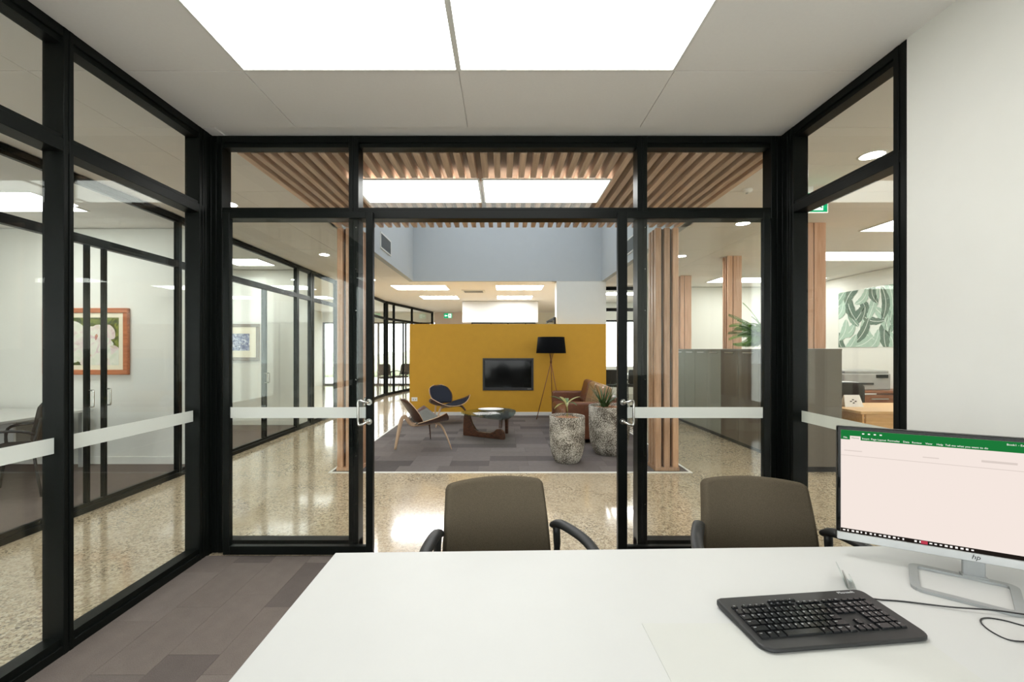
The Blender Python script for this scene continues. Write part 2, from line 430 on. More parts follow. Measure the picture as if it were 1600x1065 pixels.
# ------------------------------------------------------------------ setting: floor, ceiling, outer shell
ZC = 3.02
XL, XR, YF = -2.11, 2.01, 3.06            # meeting-room inner faces
XO, XE = -7.5, 7.3                        # outer walls left / right
YB, YE, YE2 = -1.6, 17.5, 14.0            # back wall, far wall left part, far wall right part
struct('floor_concrete', 'polished beige concrete floor with exposed pebble aggregate', 'floor', MB().box(XO-0.3, XE+0.3, YB-0.3, YE+0.3, -0.2, 0), 'concrete')

def planks(name, label, x0, x1, y0, y1, lx, ly, mats, seed, z0=0.0, th=0.008):
    root = thing(name, label, 'carpet', (x0, y0, z0), kind='structure')
    rnd = random.Random(seed); protos = {}
    long_x = lx > ly
    rows = int(math.ceil(((y1-y0) if long_x else (x1-x0))/min(lx, ly)))
    for r in range(rows):
        a0 = r*min(lx, ly); a1 = min(a0+min(lx, ly), (y1-y0) if long_x else (x1-x0))
        L = (x1-x0) if long_x else (y1-y0); p = -rnd.choice([0, .25, .5, .75])*max(lx, ly)
        while p < L-1e-4:
            b0 = max(p, 0); b1 = min(p+max(lx, ly), L); p += max(lx, ly)
            if b1-b0 < 0.02: continue
            mk = rnd.choice(mats); g = 0.0008
            w, h = (b1-b0, a1-a0) if long_x else (a1-a0, b1-b0)
            key = (round(w, 3), round(h, 3), mk)
            lo = (b0, a0, 0) if long_x else (a0, b0, 0)
            if key in protos: inst(protos[key], root, lo)
            else: protos[key] = obj('carpet_plank', MB().box(g, w-g, g, h-g, 0, th), mk, root, local=True, loc=lo)
    return root
planks('floor_carpet', 'taupe carpet planks on the floor of the meeting room', XL, XR, YB, YF-0.06, 0.25, 0.5, ['carpet_0', 'carpet_0', 'carpet_1', 'carpet_1', 'carpet_1', 'carpet_2', 'carpet_3'], 3)
planks('floor_lounge', 'grey carpet planks inset in the concrete under the lounge seats', -2.06, 2.22, 5.06, 9.40, 0.5, 0.25, ['lounge_0', 'lounge_1', 'lounge_1', 'lounge_2', 'lounge_3'], 5)
t = thing('trim_1', 'thin white edging strip around the lounge carpet', 'edging', (0, 5.05, 0), kind='structure')
obj('edge_strip', MB().box(-2.09, 2.25, 5.03, 5.06, 0, 0.009), 'skirting_white', t)
obj('edge_strip', MB().box(-2.09, -2.06, 5.06, 9.40, 0, 0.009), 'skirting_white', t)
obj('edge_strip', MB().box(2.22, 2.25, 5.06, 9.40, 0, 0.009), 'skirting_white', t)
for nm, lb, y0, y1 in (('floor_office', 'taupe carpet of the near left glass office', YB, 5.40), ('floor_office_far', 'taupe carpet of the second left glass office', 5.52, 8.22)):
    struct(nm, lb, 'carpet', MB().box(XO, -3.82, y0, y1, 0, 0.008), 'carpet_office')

# void (light well) over the lounge
VX0, VX1, VY0, VY1, VZ = -2.05, 2.22, 5.12, 9.56, 4.9
root = thing('ceiling', 'white tiled ceiling with thin joints', 'ceiling', (0, 0, ZC), kind='structure')
mb = MB()
zc = ZC+0.009
e_ = 0.05
mb.box(XO-0.2, XE+0.2, YB-0.2, VY0-e_, zc, zc+0.12)
mb.box(XO-0.2, VX0-e_, VY0-e_, VY1+e_, zc, zc+0.12); mb.box(VX1+e_, XE+0.2, VY0-e_, VY1+e_, zc, zc+0.12)
mb.box(XO-0.2, XE+0.2, VY1+e_, YE+0.2, zc, zc+0.12)
obj('slab', mb, 'ceiling_white', root)
panels_rects = [(-1.45, -0.25, 1.15, 2.35), (-0.25, 0.95, 1.15, 2.35)]
protos = {}
for k in range(7):
    for j in range(18):
        x0 = -3.85+1.2*k; x1 = x0+1.2; y0 = -1.25+0.6*j; y1 = y0+0.6
        if any(x0 < b-0.01 and x1 > a+0.01 and y0 < d-0.01 and y1 > c+0.01 for a, b, c, d in panels_rects): continue
        x0 = max(x0, -3.74); yc = (y0+y1)/2
        if 3.06 < yc < 5.15: ra, rb = -2.02, 2.12
        elif 5.15 <= yc < 9.6: ra, rb = VX0-0.1, VX1+0.1
        else: ra, rb = 9, 9
        if ra < 5:
            if x0 < ra: x1 = min(x1, ra)
            elif x1 > rb: x0 = max(x0, rb)
            else: continue
        if x1-x0 < 0.05: continue
        key = (round(x1-x0, 3))
        lo = (x0, y0, 0)
        if key in protos: inst(protos[key], root, lo)
        else: protos[key] = obj('ceiling_tile', MB().box(0.0025, x1-x0-0.0025, 0.0025, 0.5975, 0, 0.0088), 'ceiling_white', root, local=True, loc=lo)
root = thing('wall_light_well', 'pale blue grey upper walls of the light well above the lounge', 'wall', (0, VY0, ZC), kind='structure')
obj('bulkhead', MB().box(VX0-0.1, VX0, VY0, VY1, ZC, VZ), 'bulkhead_grey', root)
obj('bulkhead', MB().box(VX1, VX1+0.1, VY0, VY1, ZC, VZ), 'bulkhead_grey', root)
obj('bulkhead', MB().box(VX0-0.1, VX1+0.1, VY1, VY1+0.1, ZC, VZ), 'bulkhead_grey', root)
obj('bulkhead', MB().box(VX0-0.1, VX1+0.1, VY0-0.1, VY0, ZC+0.05, VZ), 'bulkhead_grey', root)
# skylight over the light well: real glazing open to the sky
root = thing('window_1', 'glazed roof light on top of the light well', 'skylight', (0, VY0, VZ), kind='structure')
mb = MB(); mb.box(VX0-0.12, VX1+0.12, VY0-0.12, VY0+0.25, VZ, VZ+0.08).box(VX0-0.12, VX1+0.12, VY1-0.25, VY1+0.12, VZ, VZ+0.08)
mb.box(VX0-0.12, VX0+0.25, VY0, VY1, VZ, VZ+0.08).box(VX1-0.25, VX1+0.12, VY0, VY1, VZ, VZ+0.08)
obj('window_frame', mb, 'wall_white', root)
obj('glass_pane', MB().box(VX0+0.25, VX1-0.25, VY0+0.25, VY1-0.25, VZ+0.03, VZ+0.04), 'roof_glass', root)

def wallbox(name, label, *b, mat='wall_white'):
    return struct(name, label, 'wall', MB().box(*b), mat)
root = thing('wall_back', 'white plaster wall behind the desk around the added daylight windows', 'wall', (0, YB, 0), kind='structure')
ADDED_BW = [(-7.2, -4.2), (-3.5, -2.4), (-1.8, 1.7), (2.4, 3.6), (4.4, 7.0)]
mb = MB(); mb.box(XO-0.1, XE+0.1, YB-0.1, YB, 0, 0.15).box(XO-0.1, XE+0.1, YB-0.1, YB, 2.85, ZC); xx = XO-0.1
for a, b in ADDED_BW+[(XE+0.1, 0)]: mb.box(xx, a, YB-0.1, YB, 0.15, 2.85); xx = b
obj('wall_panel', mb, 'wall_white', root)
wallbox('wall_right', 'plain white plaster wall on the right of the desk', XR, XR+0.1, YB, 2.106, 0, ZC, mat='wall_green_white')
wallbox('wall_outer_left', 'white outer wall behind the left offices', XO-0.1, XO, YB, YE, 0, ZC, mat='wall_green_white')
wallbox('wall_outer_right', 'white far right wall carrying the leaf print', XE, XE+0.1, YB, YE2, 0, ZC)
wallbox('wall_office_divider', 'white partition wall behind the flower painting', XO, -3.82, 5.42, 5.52, 0, ZC, mat='wall_green_white')
wallbox('wall_office_divider_far', 'white partition wall behind the blue painting', XO, -3.82, 8.22, 8.32, 0, ZC, mat='wall_green_white')
wallbox('wall_right_office', 'white wall at the back of the right open office', 3.55, XE, 10.5, 10.6, 0, ZC)
wallbox('wall_pier', 'white wall pier rising behind the right of the yellow wall', 1.20, 2.32, 9.565, 9.9, 0, ZC)
wallbox('wall_far', 'pinkish white wall at the far end beside the exit sign', -2.86, 0.0, YE, YE+0.1, 0, ZC, mat='pink_wall')
wallbox('wall_far_middle', 'white wall at the far end behind the reception bulkhead', 0.0, 2.4, YE, YE+0.1, 0, ZC)
wallbox('wall_far_side', 'white cross wall between hall and far right meeting room', 2.35, 2.45, 10.7, YE, 0, ZC)
for i, (nm, lb, b) in enumerate((('baseboard_office', 'white skirting under the flower painting', (XO, -3.82, 5.405, 5.42, 0.008, 0.10)),
        ('baseboard_office_far', 'white skirting under the blue painting', (XO, -3.82, 8.205, 8.22, 0.008, 0.10)))):
    struct(nm, lb, 'skirting', MB().box(*b), 'skirting_white')

# windows in the far walls, open to the sky
def window(name, label, x0, x1, y, z0, z1, n, wall_z=ZC, sillbar=None):
    root = thing(name, label, 'window', ((x0+x1)/2, y, 0), kind='structure')
    fr = 0.06
    mb = MB(); mb.box(x0, x1, y, y+0.1, z0, z0+fr).box(x0, x1, y, y+0.1, z1-fr, z1)
    obj('window_frame', mb, 'black_frame', root)
    for i in range(n+1):
        xx = x0+(x1-x0-fr)*i/n
        obj('mullion', MB().box(xx, xx+fr, y, y+0.1, z0+fr, z1-fr), 'black_frame', root)
    for i in range(n):
        a = x0+(x1-x0-fr)*i/n+fr; b = x0+(x1-x0-fr)*(i+1)/n
        obj('glass_pane', MB().box(a, b, y+0.045, y+0.055, z0+fr, z1-fr), 'pane_glass', root)
    return root
window('window_2', 'wide bright window at the end of the left corridor offices', XO, -2.9, YE, 0.0, 2.6, 4)
for i, (a, b) in enumerate(ADDED_BW): window('window_%d' % (i+4), ['added unseen back window lighting the left office', 'added unseen back window lighting the left corridor', 'wide added window behind the camera giving the room daylight', 'added unseen back window lighting the right corridor', 'added unseen back window lighting the right open office'][i], a, b, YB-0.1, 0.15, 2.85, 2)  # out of view, added to bring daylight in from behind the camera
struct('ground_bounce', 'pale ground added outside the back windows to bounce light inside', 'ground', MB().box(-30, 30, -40, YB-0.4, -0.25, -0.05), 'outdoor_ground')  # unseen reflector, kept pale to throw light up at the ceiling
wallbox('wall_over_window', 'white strip of wall above the far left window', XO, -2.86, YE, YE+0.1, 2.6, ZC)
window('window_3', 'bright window of the meeting room right of the yellow wall', 2.9, 5.2, YE2, 0.85, 2.45, 2)
root = thing('wall_meeting_end', 'white wall around the far right meeting room window', 'wall', (4, YE2, 0), kind='structure')
mb = MB(); mb.box(2.45, 2.9, YE2, YE2+0.1, 0, ZC).box(5.2, XE, YE2, YE2+0.1, 0, ZC).box(2.9, 5.2, YE2, YE2+0.1, 0, 0.85).box(2.9, 5.2, YE2, YE2+0.1, 2.45, ZC)
obj('wall_panel', mb, 'wall_white', root)
struct('ground_outside', 'pale paved ground outside the far windows', 'ground', MB().box(-30, 30, YE+0.4, 60, -0.25, -0.05), 'outdoor_ground')
mb = MB()
rnd = random.Random(2)
for i in range(26):
    x = -13+i*0.55; r = rnd.uniform(0.5, 0.8); zz = rnd.uniform(0.4, 1.3)
    mb.lathe([(r*0.5, -0.05), (r*0.95, zz*0.4), (r, zz*0.7), (r*0.7, zz*1.05), (r*0.2, zz*1.2)], 10, (x, 24+rnd.uniform(-0.3, 0.3), 0))
tag(obj('hedge', mb, 'hedge'), 'soft green hedge outside the far left window', 'hedge', kind='stuff')

# ------------------------------------------------------------------ glazed partitions
TZ0, TZ1, HZ0, SILL = 2.42, 2.50, 2.94, 0.085
BZ0, BZ1 = 0.972, 1.048
def groove(mb, y0, y1, z0, z1, d):
    """upright aluminium section: two flanges and a recessed core"""
    w = y1-y0
    if w > 0.035:
        mb.box(-d/2, d/2, y0, y0+w*0.42, z0, z1, 0.002); mb.box(-d/2, d/2, y1-w*0.42, y1, z0, z1, 0.002)
        mb.box(-d/2+0.006, d/2-0.006, y0+w*0.4, y1-w*0.4, z0, z1)
        mb.box(-d/6, d/6, y0+0.002, y1-0.002, z0+0.001, z1-0.001)
    else: mb.box(-d/2, d/2, y0, y1, z0, z1, 0.002)
def glazed(name, label, loc, rotz, L, full, low=(), open_bays=(), sill_gaps=(), d=0.10, band=True):
    """partition along local +Y; full/low = (y0,y1) uprights; open_bays = lower bays with no glass"""
    root = thing(name, label, 'partition', loc, rotz, kind='structure')
    mb = MB(); mb.box(-d/2, d/2, 0, L, HZ0+0.03, ZC-0.001, 0.002); mb.box(-d/2+0.012, d/2-0.012, 0, L, HZ0, HZ0+0.031)
    obj('head_rail', mb, 'black_frame', root, local=True)
    mb = MB(); mb.box(-d/2, d/2, 0, L, TZ0, TZ1-0.02, 0.002); mb.box(-d/2+0.006, d/2-0.006, 0, L, TZ1-0.021, TZ1)
    obj('transom', mb, 'black_frame', root, local=True)
    segs = [(0, L)]
    for g0, g1 in sill_gaps:
        segs = [s for a, b in segs for s in ((a, min(b, g0)), (max(a, g1), b)) if s[1]-s[0] > 0.01]
    for a, b in segs:
        mb = MB(); mb.box(-d/2, d/2, a, b, 0, SILL*0.6, 0.002); mb.box(-d/2+0.012, d/2-0.012, a, b, SILL*0.55, SILL)
        obj('sill_rail', mb, 'black_frame', root, local=True)
    for a, b in full:
        mb = MB(); groove(mb, a, b, 0.0, ZC-0.002, d+0.006); obj('mullion', mb, 'black_frame', root, local=True)
    for a, b in low:
        mb = MB(); groove(mb, a, b, 0.0, TZ0+0.001, 0.034); obj('door_stile', mb, 'black_frame', root, local=True)
    f = sorted(full); ups = [(f[i][1], f[i+1][0]) for i in range(len(f)-1)]
    for a, b in ups:
        if b-a < 0.02: continue
        obj('glass_pane', MB().box(-0.005, 0.005, a-0.004, b+0.004, TZ1-0.004, HZ0+0.004), 'pane_glass', root, local=True)
    f = sorted(list(full)+list(low)); lows = [(f[i][1], f[i+1][0]) for i in range(len(f)-1)]
    for i, (a, b) in enumerate(lows):
        if b-a < 0.02 or any(g0-0.05 <= (a+b)/2 <= g1+0.05 for g0, g1 in open_bays): continue
        g = obj('glass_pane', MB().box(-0.005, 0.005, a-0.004, b+0.004, SILL-0.004, TZ0+0.004), 'pane_glass', root, local=True)
        if band:
            obj('frosted_band', MB().box(0.0055, 0.0065, a+0.001, b-0.001, BZ0, BZ1), 'frost', g, local=True)
    return root
# left wall of the meeting room (local y = world y - YB)
glazed('wall_left', 'black framed glass partition on the left of the meeting room', (XL-0.05, YB, 0), 0, YF-YB,
       [(0.0, 0.05), (1.55, 1.60), (2.024-YB-0.9, 2.072-YB-0.9), (2.024-YB, 2.072-YB), (2.93-YB, 2.985-YB), (2.99-YB, YF-YB+0.02)])
# right glazed return
glazed('wall_right_glazed', 'short black framed glass return right of the doors', (XR+0.05, 2.106, 0), 0, YF-2.106,
       [(0.0, 0.072), (2.93-2.106, 2.985-2.106), (2.99-2.106, YF-2.106+0.02)])
# front partition: local y = world x + 2.11
fx = lambda x: x+2.11
glazed('wall_front', 'black framed glass front partition with transom lights and sliding door opening', (-2.11, YF+0.05, 0), -PI/2, 4.12,
       [(fx(-2.11), fx(-2.04)), (fx(-1.122), fx(-1.052)), (fx(0.969), fx(1.039)), (fx(1.938), fx(2.01))],
       open_bays=[(fx(-1.05), fx(0.969))], sill_gaps=[(fx(-1.052), fx(0.969))], band=False)
# left corridor: long glazed wall to the offices (x = -3.75)
y0 = -1.6
ups = [(-1.6, -1.55), (0.4, 0.46), (2.4, 2.46), (4.885, 4.93), (5.20, 5.24), (5.42, 5.52), (7.67, 7.75), (8.22, 8.37), (9.45, 9.53), (10.6, 10.68), (11.9, 11.98), (13.4, 13.5)]
lw = [(3.815, 3.852), (3.98, 4.017), (6.62, 6.66), (6.69, 6.73)]
glazed('wall_corridor_left', 'long black framed glass wall of the left offices along the corridor', (-3.785, y0, 0), 0, 15.1,
       [(a-y0, b-y0) for a, b in ups], low=[(a-y0, b-y0) for a, b in lw], d=0.06, band=False)
ang = math.atan2(0.85, 3.8)
glazed('wall_corridor_end', 'angled black framed glass wall at the far end of the left corridor', (-3.765, 13.5, 0), -ang, 3.9,
       [(0, 0.1), (0.5, 0.56), (1.9, 1.96), (3.82, 3.9)], low=[(1.2, 1.26)], d=0.06, band=False)
# glass screen right of the yellow wall
glazed('wall_meeting_glazed', 'black framed glass screen right of the yellow wall', (2.37, 10.5, 0), -PI/2, 1.15, [(0, 0.05), (0.5, 0.55), (1.07, 1.15)], d=0.1)

# sliding doors
def handle(parent, xs, ybase, sgn, bar_dx, z0=0.962, z1=1.100):
    """D pull: two roses and a bent bar; sgn -1 towards the camera"""
    mb = MB()
    yb = ybase+sgn*0.05
    for z in (z0, z1):
        mb.tube([(xs, ybase, z), (xs, ybase+sgn*0.008, z)], 0.022, 20, smooth=0)
    e = 0.017
    mb.tube([(xs, ybase+sgn*0.006, z1), (xs+bar_dx*0.12, yb-sgn*0.014, z1), (xs+bar_dx*0.42, yb, z1+e*0.5), (xs+bar_dx*0.85, yb, z1+e), (xs+bar_dx, yb, z1+e-0.016),
             (xs+bar_dx, yb, z1-0.03), (xs+bar_dx, yb, (z0+z1)/2), (xs+bar_dx, yb, z0+0.03), (xs+bar_dx, yb, z0-e+0.016), (xs+bar_dx*0.85, yb, z0-e), (xs+bar_dx*0.42, yb, z0-e*0.5), (xs+bar_dx*0.12, yb-sgn*0.014, z0), (xs, ybase+sgn*0.006, z0)], 0.0085, 12, up=(0, 1, 0.02))
    return obj('handle', mb, 'chrome', parent)
def slider(name, label, x0, x1, lead_right):
    root = thing(name, label, 'door', ((x0+x1)/2, 3.02, 0), kind='structure')
    ya, yb = 2.985, 3.025; zb, zt = 0.02, 2.445
    sl, sr = (0.045, 0.050) if lead_right else (0.066, 0.045)
    a = obj('stile', MB().box(x0, x0+sl, ya, yb, zb, zt, 0.002), 'black_frame', root)
    b = obj('stile', MB().box(x1-sr, x1, ya, yb, zb, zt, 0.002), 'black_frame', root)
    obj('top_rail', MB().box(x0+sl, x1-sr, ya, yb, zt-0.045, zt, 0.002), 'black_frame', root)
    obj('bottom_rail', MB().box(x0+sl, x1-sr, ya, yb, zb, zb+0.06, 0.002), 'black_frame', root)
    g = obj('glass_pane', MB().box(x0+sl-0.004, x1-sr+0.004, 3.0, 3.01, zb+0.056, zt-0.041), 'pane_glass', root)
    obj('frosted_band', MB().box(x0+sl, x1-sr, 2.9985, 2.9995, 0.985, 1.062), 'frost', g)
    lead, dx, xs = (b, -0.062, x1-sr/2) if lead_right else (a, 0.062, x0+sl/2)
    handle(root, xs, ya, -1, dx); handle(root, xs, yb, 1, dx)
    return root
slider('door_1', 'left sliding glass door with black stiles and chrome pull', -1.985, -0.925, True)
slider('door_2', 'right sliding glass door with black stiles and chrome pull', 0.808, 1.885, False)
# small screws on the fixed mullions seen through the door glass belong to the front partition
wf = bpy.data.objects['wall_front']
mb = MB()
for xm in (-1.087, 1.004):
    for z in (0.35, 0.7, 1.25, 1.75, 2.05, 2.35):
        mb.tube([(z*0, 0, 0), (0, -0.003, 0)], 0.004, 8, smooth=0) if False else None
        c = Vector((fx(xm), 0, 0))
        mb.lathe([(0.004, 0), (0.003, 0.002)], 8, (0, 0, 0)) if False else None
        mb.box(0.054, 0.0565, fx(xm)+0.016, fx(xm)+0.022, z, z+0.006)
obj('screw', mb, 'chrome', wf, local=True)['kind'] = 'stuff'
# corridor office doors: pulls on the stiles of the glazed wall
wc = bpy.data.objects['wall_corridor_left']
for yy, xx in ((3.834, 0), (3.999, 0), (6.64, 0), (6.71, 0)):
    mb = MB(); X0 = 0.016; Y0 = yy-y0
    mb.tube([(X0, Y0, 1.10), (X0+0.04, Y0, 1.10), (X0+0.047, Y0, 1.092), (X0+0.047, Y0, 1.02), (X0+0.047, Y0, 0.958), (X0+0.04, Y0, 0.95), (X0, Y0, 0.95)], 0.0065, 10, up=(0, 1, 0.02))
    obj('handle', mb, 'chrome', wc, local=True)

# ------------------------------------------------------------------ ceiling lights
def panel(label, x0, x1, y0, y1, z, mat, group=None):
    root = thing('ceiling_light', label, 'light', ((x0+x1)/2, (y0+y1)/2, z), group=group)
    f = 0.014; mb = MB()
    mb.box(x0, x1, y0, y0+f, z-0.004, z+0.008).box(x0, x1, y1-f, y1, z-0.004, z+0.008).box(x0, x0+f, y0+f, y1-f, z-0.004, z+0.008).box(x1-f, x1, y0+f, y1-f, z-0.004, z+0.008)
    obj('frame', mb, 'light_frame', root)
    obj('diffuser', MB().box(x0+f, x1-f, y0+f, y1-f, z-0.001, z+0.006), mat, root)
    return root
panel('left of two bright square light panels over the desk', -1.45, -0.25, 1.15, 2.35, ZC, 'panel_room', 'light panels over the desk')
panel('right of two bright square light panels over the desk', -0.25, 0.95, 1.15, 2.35, ZC, 'panel_room', 'light panels over the desk')
panel('left of two bright panels set in the timber slat ceiling', -1.335, -0.21, 3.62, 4.19, 2.928, 'panel_slat', 'light panels in the slat ceiling')
panel('right of two bright panels set in the timber slat ceiling', -0.19, 0.93, 3.62, 4.19, 2.928, 'panel_slat', 'light panels in the slat ceiling')
panel('bright panel on the ceiling of the near left office', -5.85, -4.65, 4.15, 4.75, ZC, 'panel_office')
panel('light panel on the ceiling of the near left office nearer the camera', -5.85, -4.65, 1.2, 1.8, ZC, 'panel_office')
panel('light panel on the ceiling of the second left office', -6.2, -5.0, 6.4, 7.0, ZC, 'panel_office')
panel('second light panel added to brighten the second left office', -4.9, -4.2, 7.2, 7.8, ZC, 'panel_office')  # extra panel, added to lift the light on this office's walls
panel('light panel added to brighten the third left office', -6.2, -5.0, 10.2, 10.8, ZC, 'panel_office')  # unseen source, put in to brighten the office
for x0, x1, yy, lb in ((-2.75, -1.4, 10.2, 'left bright ceiling panel just beyond the yellow wall'), (-0.2, 0.98, 10.2, 'right bright ceiling panel just beyond the yellow wall'),
                       (-2.45, -1.35, 12.2, 'left bright ceiling panel deep behind the yellow wall'), (-0.2, 0.85, 12.2, 'right bright ceiling panel deep behind the yellow wall')):
    panel(lb, x0, x1, yy, yy+0.75, ZC, 'panel_far', 'light panels beyond the yellow wall')
for yy, y2, lb in ((5.0, 5.55, 'nearest long ceiling panel in the right open office'), (6.7, 7.35, 'middle long ceiling panel in the right open office'), (9.1, 9.75, 'farthest long ceiling panel in the right open office')):
    panel(lb, 4.66, 7.0, yy, y2, ZC, 'panel_right', 'light panels in the right open office')
panel('ceiling panel in the meeting room right of the yellow wall', 2.8, 4.0, 11.4, 12.0, ZC, 'panel_far')
proto = None
for side, x, ys in (('left corridor', -2.93, (4.5, 6.9, 9.38)), ('right corridor', 2.94, (3.37, 5.19, 7.0))):
    for y, nm in zip(ys, ('nearest', 'second', 'third')):
        lb = '%s round recessed downlight in the %s ceiling' % (nm, side)
        if proto is None:
            proto = thing('downlight', lb, 'light', (x, y, ZC), group='round corridor downlights')
            mb = MB(); mb.lathe([(0.072, 0.0), (0.072, -0.003), (0.095, -0.006), (0.10, 0.0)], 28, capb=False, capt=False)
            obj('trim_ring', mb, 'light_frame', proto, local=True)
            mb = MB(); mb.lathe([(0.073, -0.002), (0.073, 0.0005)], 28); obj('lens', mb, 'down_em', proto, local=True)
        else: dup(proto, (x, y, ZC), 0, lb, 'round corridor downlights')
t = thing('smoke_detector', 'small round white smoke detector beside the slat ceiling', 'detector', (2.36, 4.1, ZC))
mb = MB(); mb.lathe([(0.05, 0), (0.05, -0.012), (0.035, -0.03), (0.01, -0.033)], 20); obj('body', mb, 'white_plastic', t, local=True)
mb = MB(); mb.lathe([(0.012, -0.033), (0.01, -0.04)], 12); obj('sensor_cap', mb, 'silver_plastic', t, local=True)

# ------------------------------------------------------------------ slat ceiling, timber columns, vents
root = thing('slat_ceiling', 'raft of lengthwise timber slats hung over the lounge edge', 'ceiling', (0.05, 4.1, 2.94))
obj('backing_board', MB().box(-2.0, 2.1, 3.17, 5.0, ZC+0.0, ZC+0.008), 'slat_back', root)
s0 = obj('slat', MB().box(-0.025, 0.025, 3.17-4.1, 5.09-4.1, 0, 0.082, 0.002), 'timber_slat', root, local=True, loc=(-1.975-0.05, 0, 0))
for i in range(1, 41): inst(s0, root, (-1.975-0.05+i*0.1012, 0, 0))

def slat_column(label, x0, x1, y0, y1, z0, z1, first=None, plinth=True, fins_x=3):
    root = thing('timber_column', label, 'column', ((x0+x1)/2, (y0+y1)/2, z0), group='timber fin columns')
    zb = z0
    if plinth:
        obj('plinth', MB().box(x0-0.006, x1+0.006, y0-0.006, y1+0.006, z0, z0+0.045, 0.003), 'timber_post', root); zb = z0+0.045
    obj('core', MB().box(x0+0.06, x1-0.06, y0+0.06, y1-0.06, zb, z1), 'walnut', root)
    w = (x1-x0)
    for sgn, ya, yb in ((0, y0, y0+0.062), (1, y1-0.062, y1)):
        for k in range(3):
            c = x0+0.036+(w-0.072)*k/2
            obj('fin', MB().box(c-0.034, c+0.034, ya, yb, zb, z1, 0.003), 'timber_post', root)
    for xa, xb in ((x0, x0+0.062), (x1-0.062, x1)):
        obj('fin', MB().box(xa, xb, (y0+y1)/2-0.03, (y0+y1)/2+0.03, zb, z1, 0.003), 'timber_post', root)
    return root
slat_column('timber fin column at the left front corner of the lounge carpet', -2.01, -1.73, 5.09, 5.35, 0.008, 2.938)
slat_column('timber fin column at the right front corner of the lounge carpet', 1.83, 2.11, 5.09, 5.35, 0.008, 2.938)
for y, nm in ((5.15, 'nearest'), (6.97, 'middle'), (8.84, 'farthest')):
    root = thing('timber_column', '%s timber post standing on the cabinet run' % nm, 'column', (3.84, y+0.08, 1.482), group='timber posts on the cabinets')
    obj('post', MB().box(3.79, 3.93, y, y+0.17, 1.482, ZC-0.001, 0.003), 'timber_pale', root)
    obj('gap_shade', MB().box(3.78, 3.7895, y+0.01, y+0.165, 1.482, ZC-0.002), 'walnut', root)  # dark strip, paints shade into the gaps between the fins
    for a, b in ((y+0.0, y+0.03), (y+0.072, y+0.10), (y+0.14, y+0.17)):
        obj('fin', MB().box(3.70, 3.7795, a, b, 1.482, ZC-0.001, 0.003), 'timber_pale', root)

def wall_vent(label, x, sgn, y0, y1, z0, z1):
    root = thing('air_vent', label, 'vent', (x, (y0+y1)/2, z0), group='air vents in the light well')
    obj('backing', MB().box(x, x+sgn*0.006, y0+0.02, y1-0.02, z0+0.02, z1-0.02), 'vent_grey', root)
    mb = MB()
    for a in ((y0, y1, z0, z0+0.02), (y0, y1, z1-0.02, z1), (y0, y0+0.02, z0+0.02, z1-0.02), (y1-0.02, y1, z0+0.02, z1-0.02)):
        mb.box(x, x+sgn*0.015, *a)
    obj('frame', mb, 'skirting_white', root)
    n = 9
    for k in range(n):
        z = z0+0.03+(z1-z0-0.06)*k/(n-1)
        obj('slat', MB().box(x+sgn*0.007, x+sgn*0.013, y0+0.021, y1-0.021, z-0.006, z+0.006), 'vent_grey', root)
wall_vent('grey slatted air vent high on the left light well wall', VX0, 1, 7.0, 7.65, 3.16, 3.43)
wall_vent('grey slatted air vent high on the right light well wall', VX1, -1, 7.0, 7.65, 3.16, 3.43)
t = thing('ceiling_vent', 'flat slotted vent in the ceiling beyond the yellow wall', 'vent', (-0.7, 11.2, ZC))
obj('frame', MB().box(-1.1, -0.5, 11.0, 11.5, ZC-0.008, ZC+0.004), 'light_frame', t)
for k in range(4): obj('slat', MB().box(-1.05, -0.55, 11.08+k*0.1, 11.12+k*0.1, ZC-0.014, ZC-0.0085), 'vent_grey', t)

# ------------------------------------------------------------------ yellow wall with fire, outlet
YW = 9.40
wy = struct('wall_feature', 'low mustard yellow feature wall across the lounge', 'wall', MB().box(-2.094, 2.28, YW, YW+0.15, 0, 2.04), 'yellow_paint')
struct('baseboard_feature', 'white skirting along the foot of the yellow wall', 'skirting', MB().box(-2.094, 2.28, YW-0.014, YW, 0.009, 0.085), 'skirting_white')
t = thing('television', 'black framed flat screen set in the yellow wall', 'television', (0.1, YW, 0.58))
x0, x1, z0, z1 = -0.455, 0.655, 0.575, 1.27
mb = MB(); yf = YW-0.03
for a in ((x0, x1, z0, z0+0.05), (x0, x1, z1-0.04, z1), (x0, x0+0.04, z0+0.05, z1-0.04), (x1-0.04, x1, z0+0.05, z1-0.04)): mb.box(a[0], a[1], yf, YW-0.001, a[2], a[3], 0.003)
obj('bezel', mb, 'black_plastic', t)
obj('screen', MB().box(x0+0.04, x1-0.04, YW-0.018, YW-0.002, z0+0.05, z1-0.04), 'black_gloss', t)
mb = MB()
for a in ((x0-0.012, x1+0.012, z0-0.012, z0), (x0-0.012, x1+0.012, z1, z1+0.012), (x0-0.012, x0, z0, z1), (x1, x1+0.012, z0, z1)): mb.box(a[0], a[1], YW-0.012, YW-0.001, a[2], a[3])
obj('outer_trim', mb, 'dark_trim', t)
mb = MB()
for k in range(3): mb.box(x1-0.12+k*0.03, x1-0.105+k*0.03, yf-0.002, yf, z0+0.018, z0+0.033)
obj('button', mb, 'grey_box', t)['kind'] = 'stuff'
t = thing('power_outlet', 'white double power outlet low on the yellow wall', 'outlet', (-1.98, YW, 0.36))
obj('plate', MB().box(-2.05, -1.92, YW-0.01, YW, 0.325, 0.41, 0.002), 'white_plastic', t)
for dx in (-2.02, -1.965): obj('socket', MB().box(dx, dx+0.02, YW-0.012, YW-0.0102, 0.35, 0.375), 'grey_box', t)

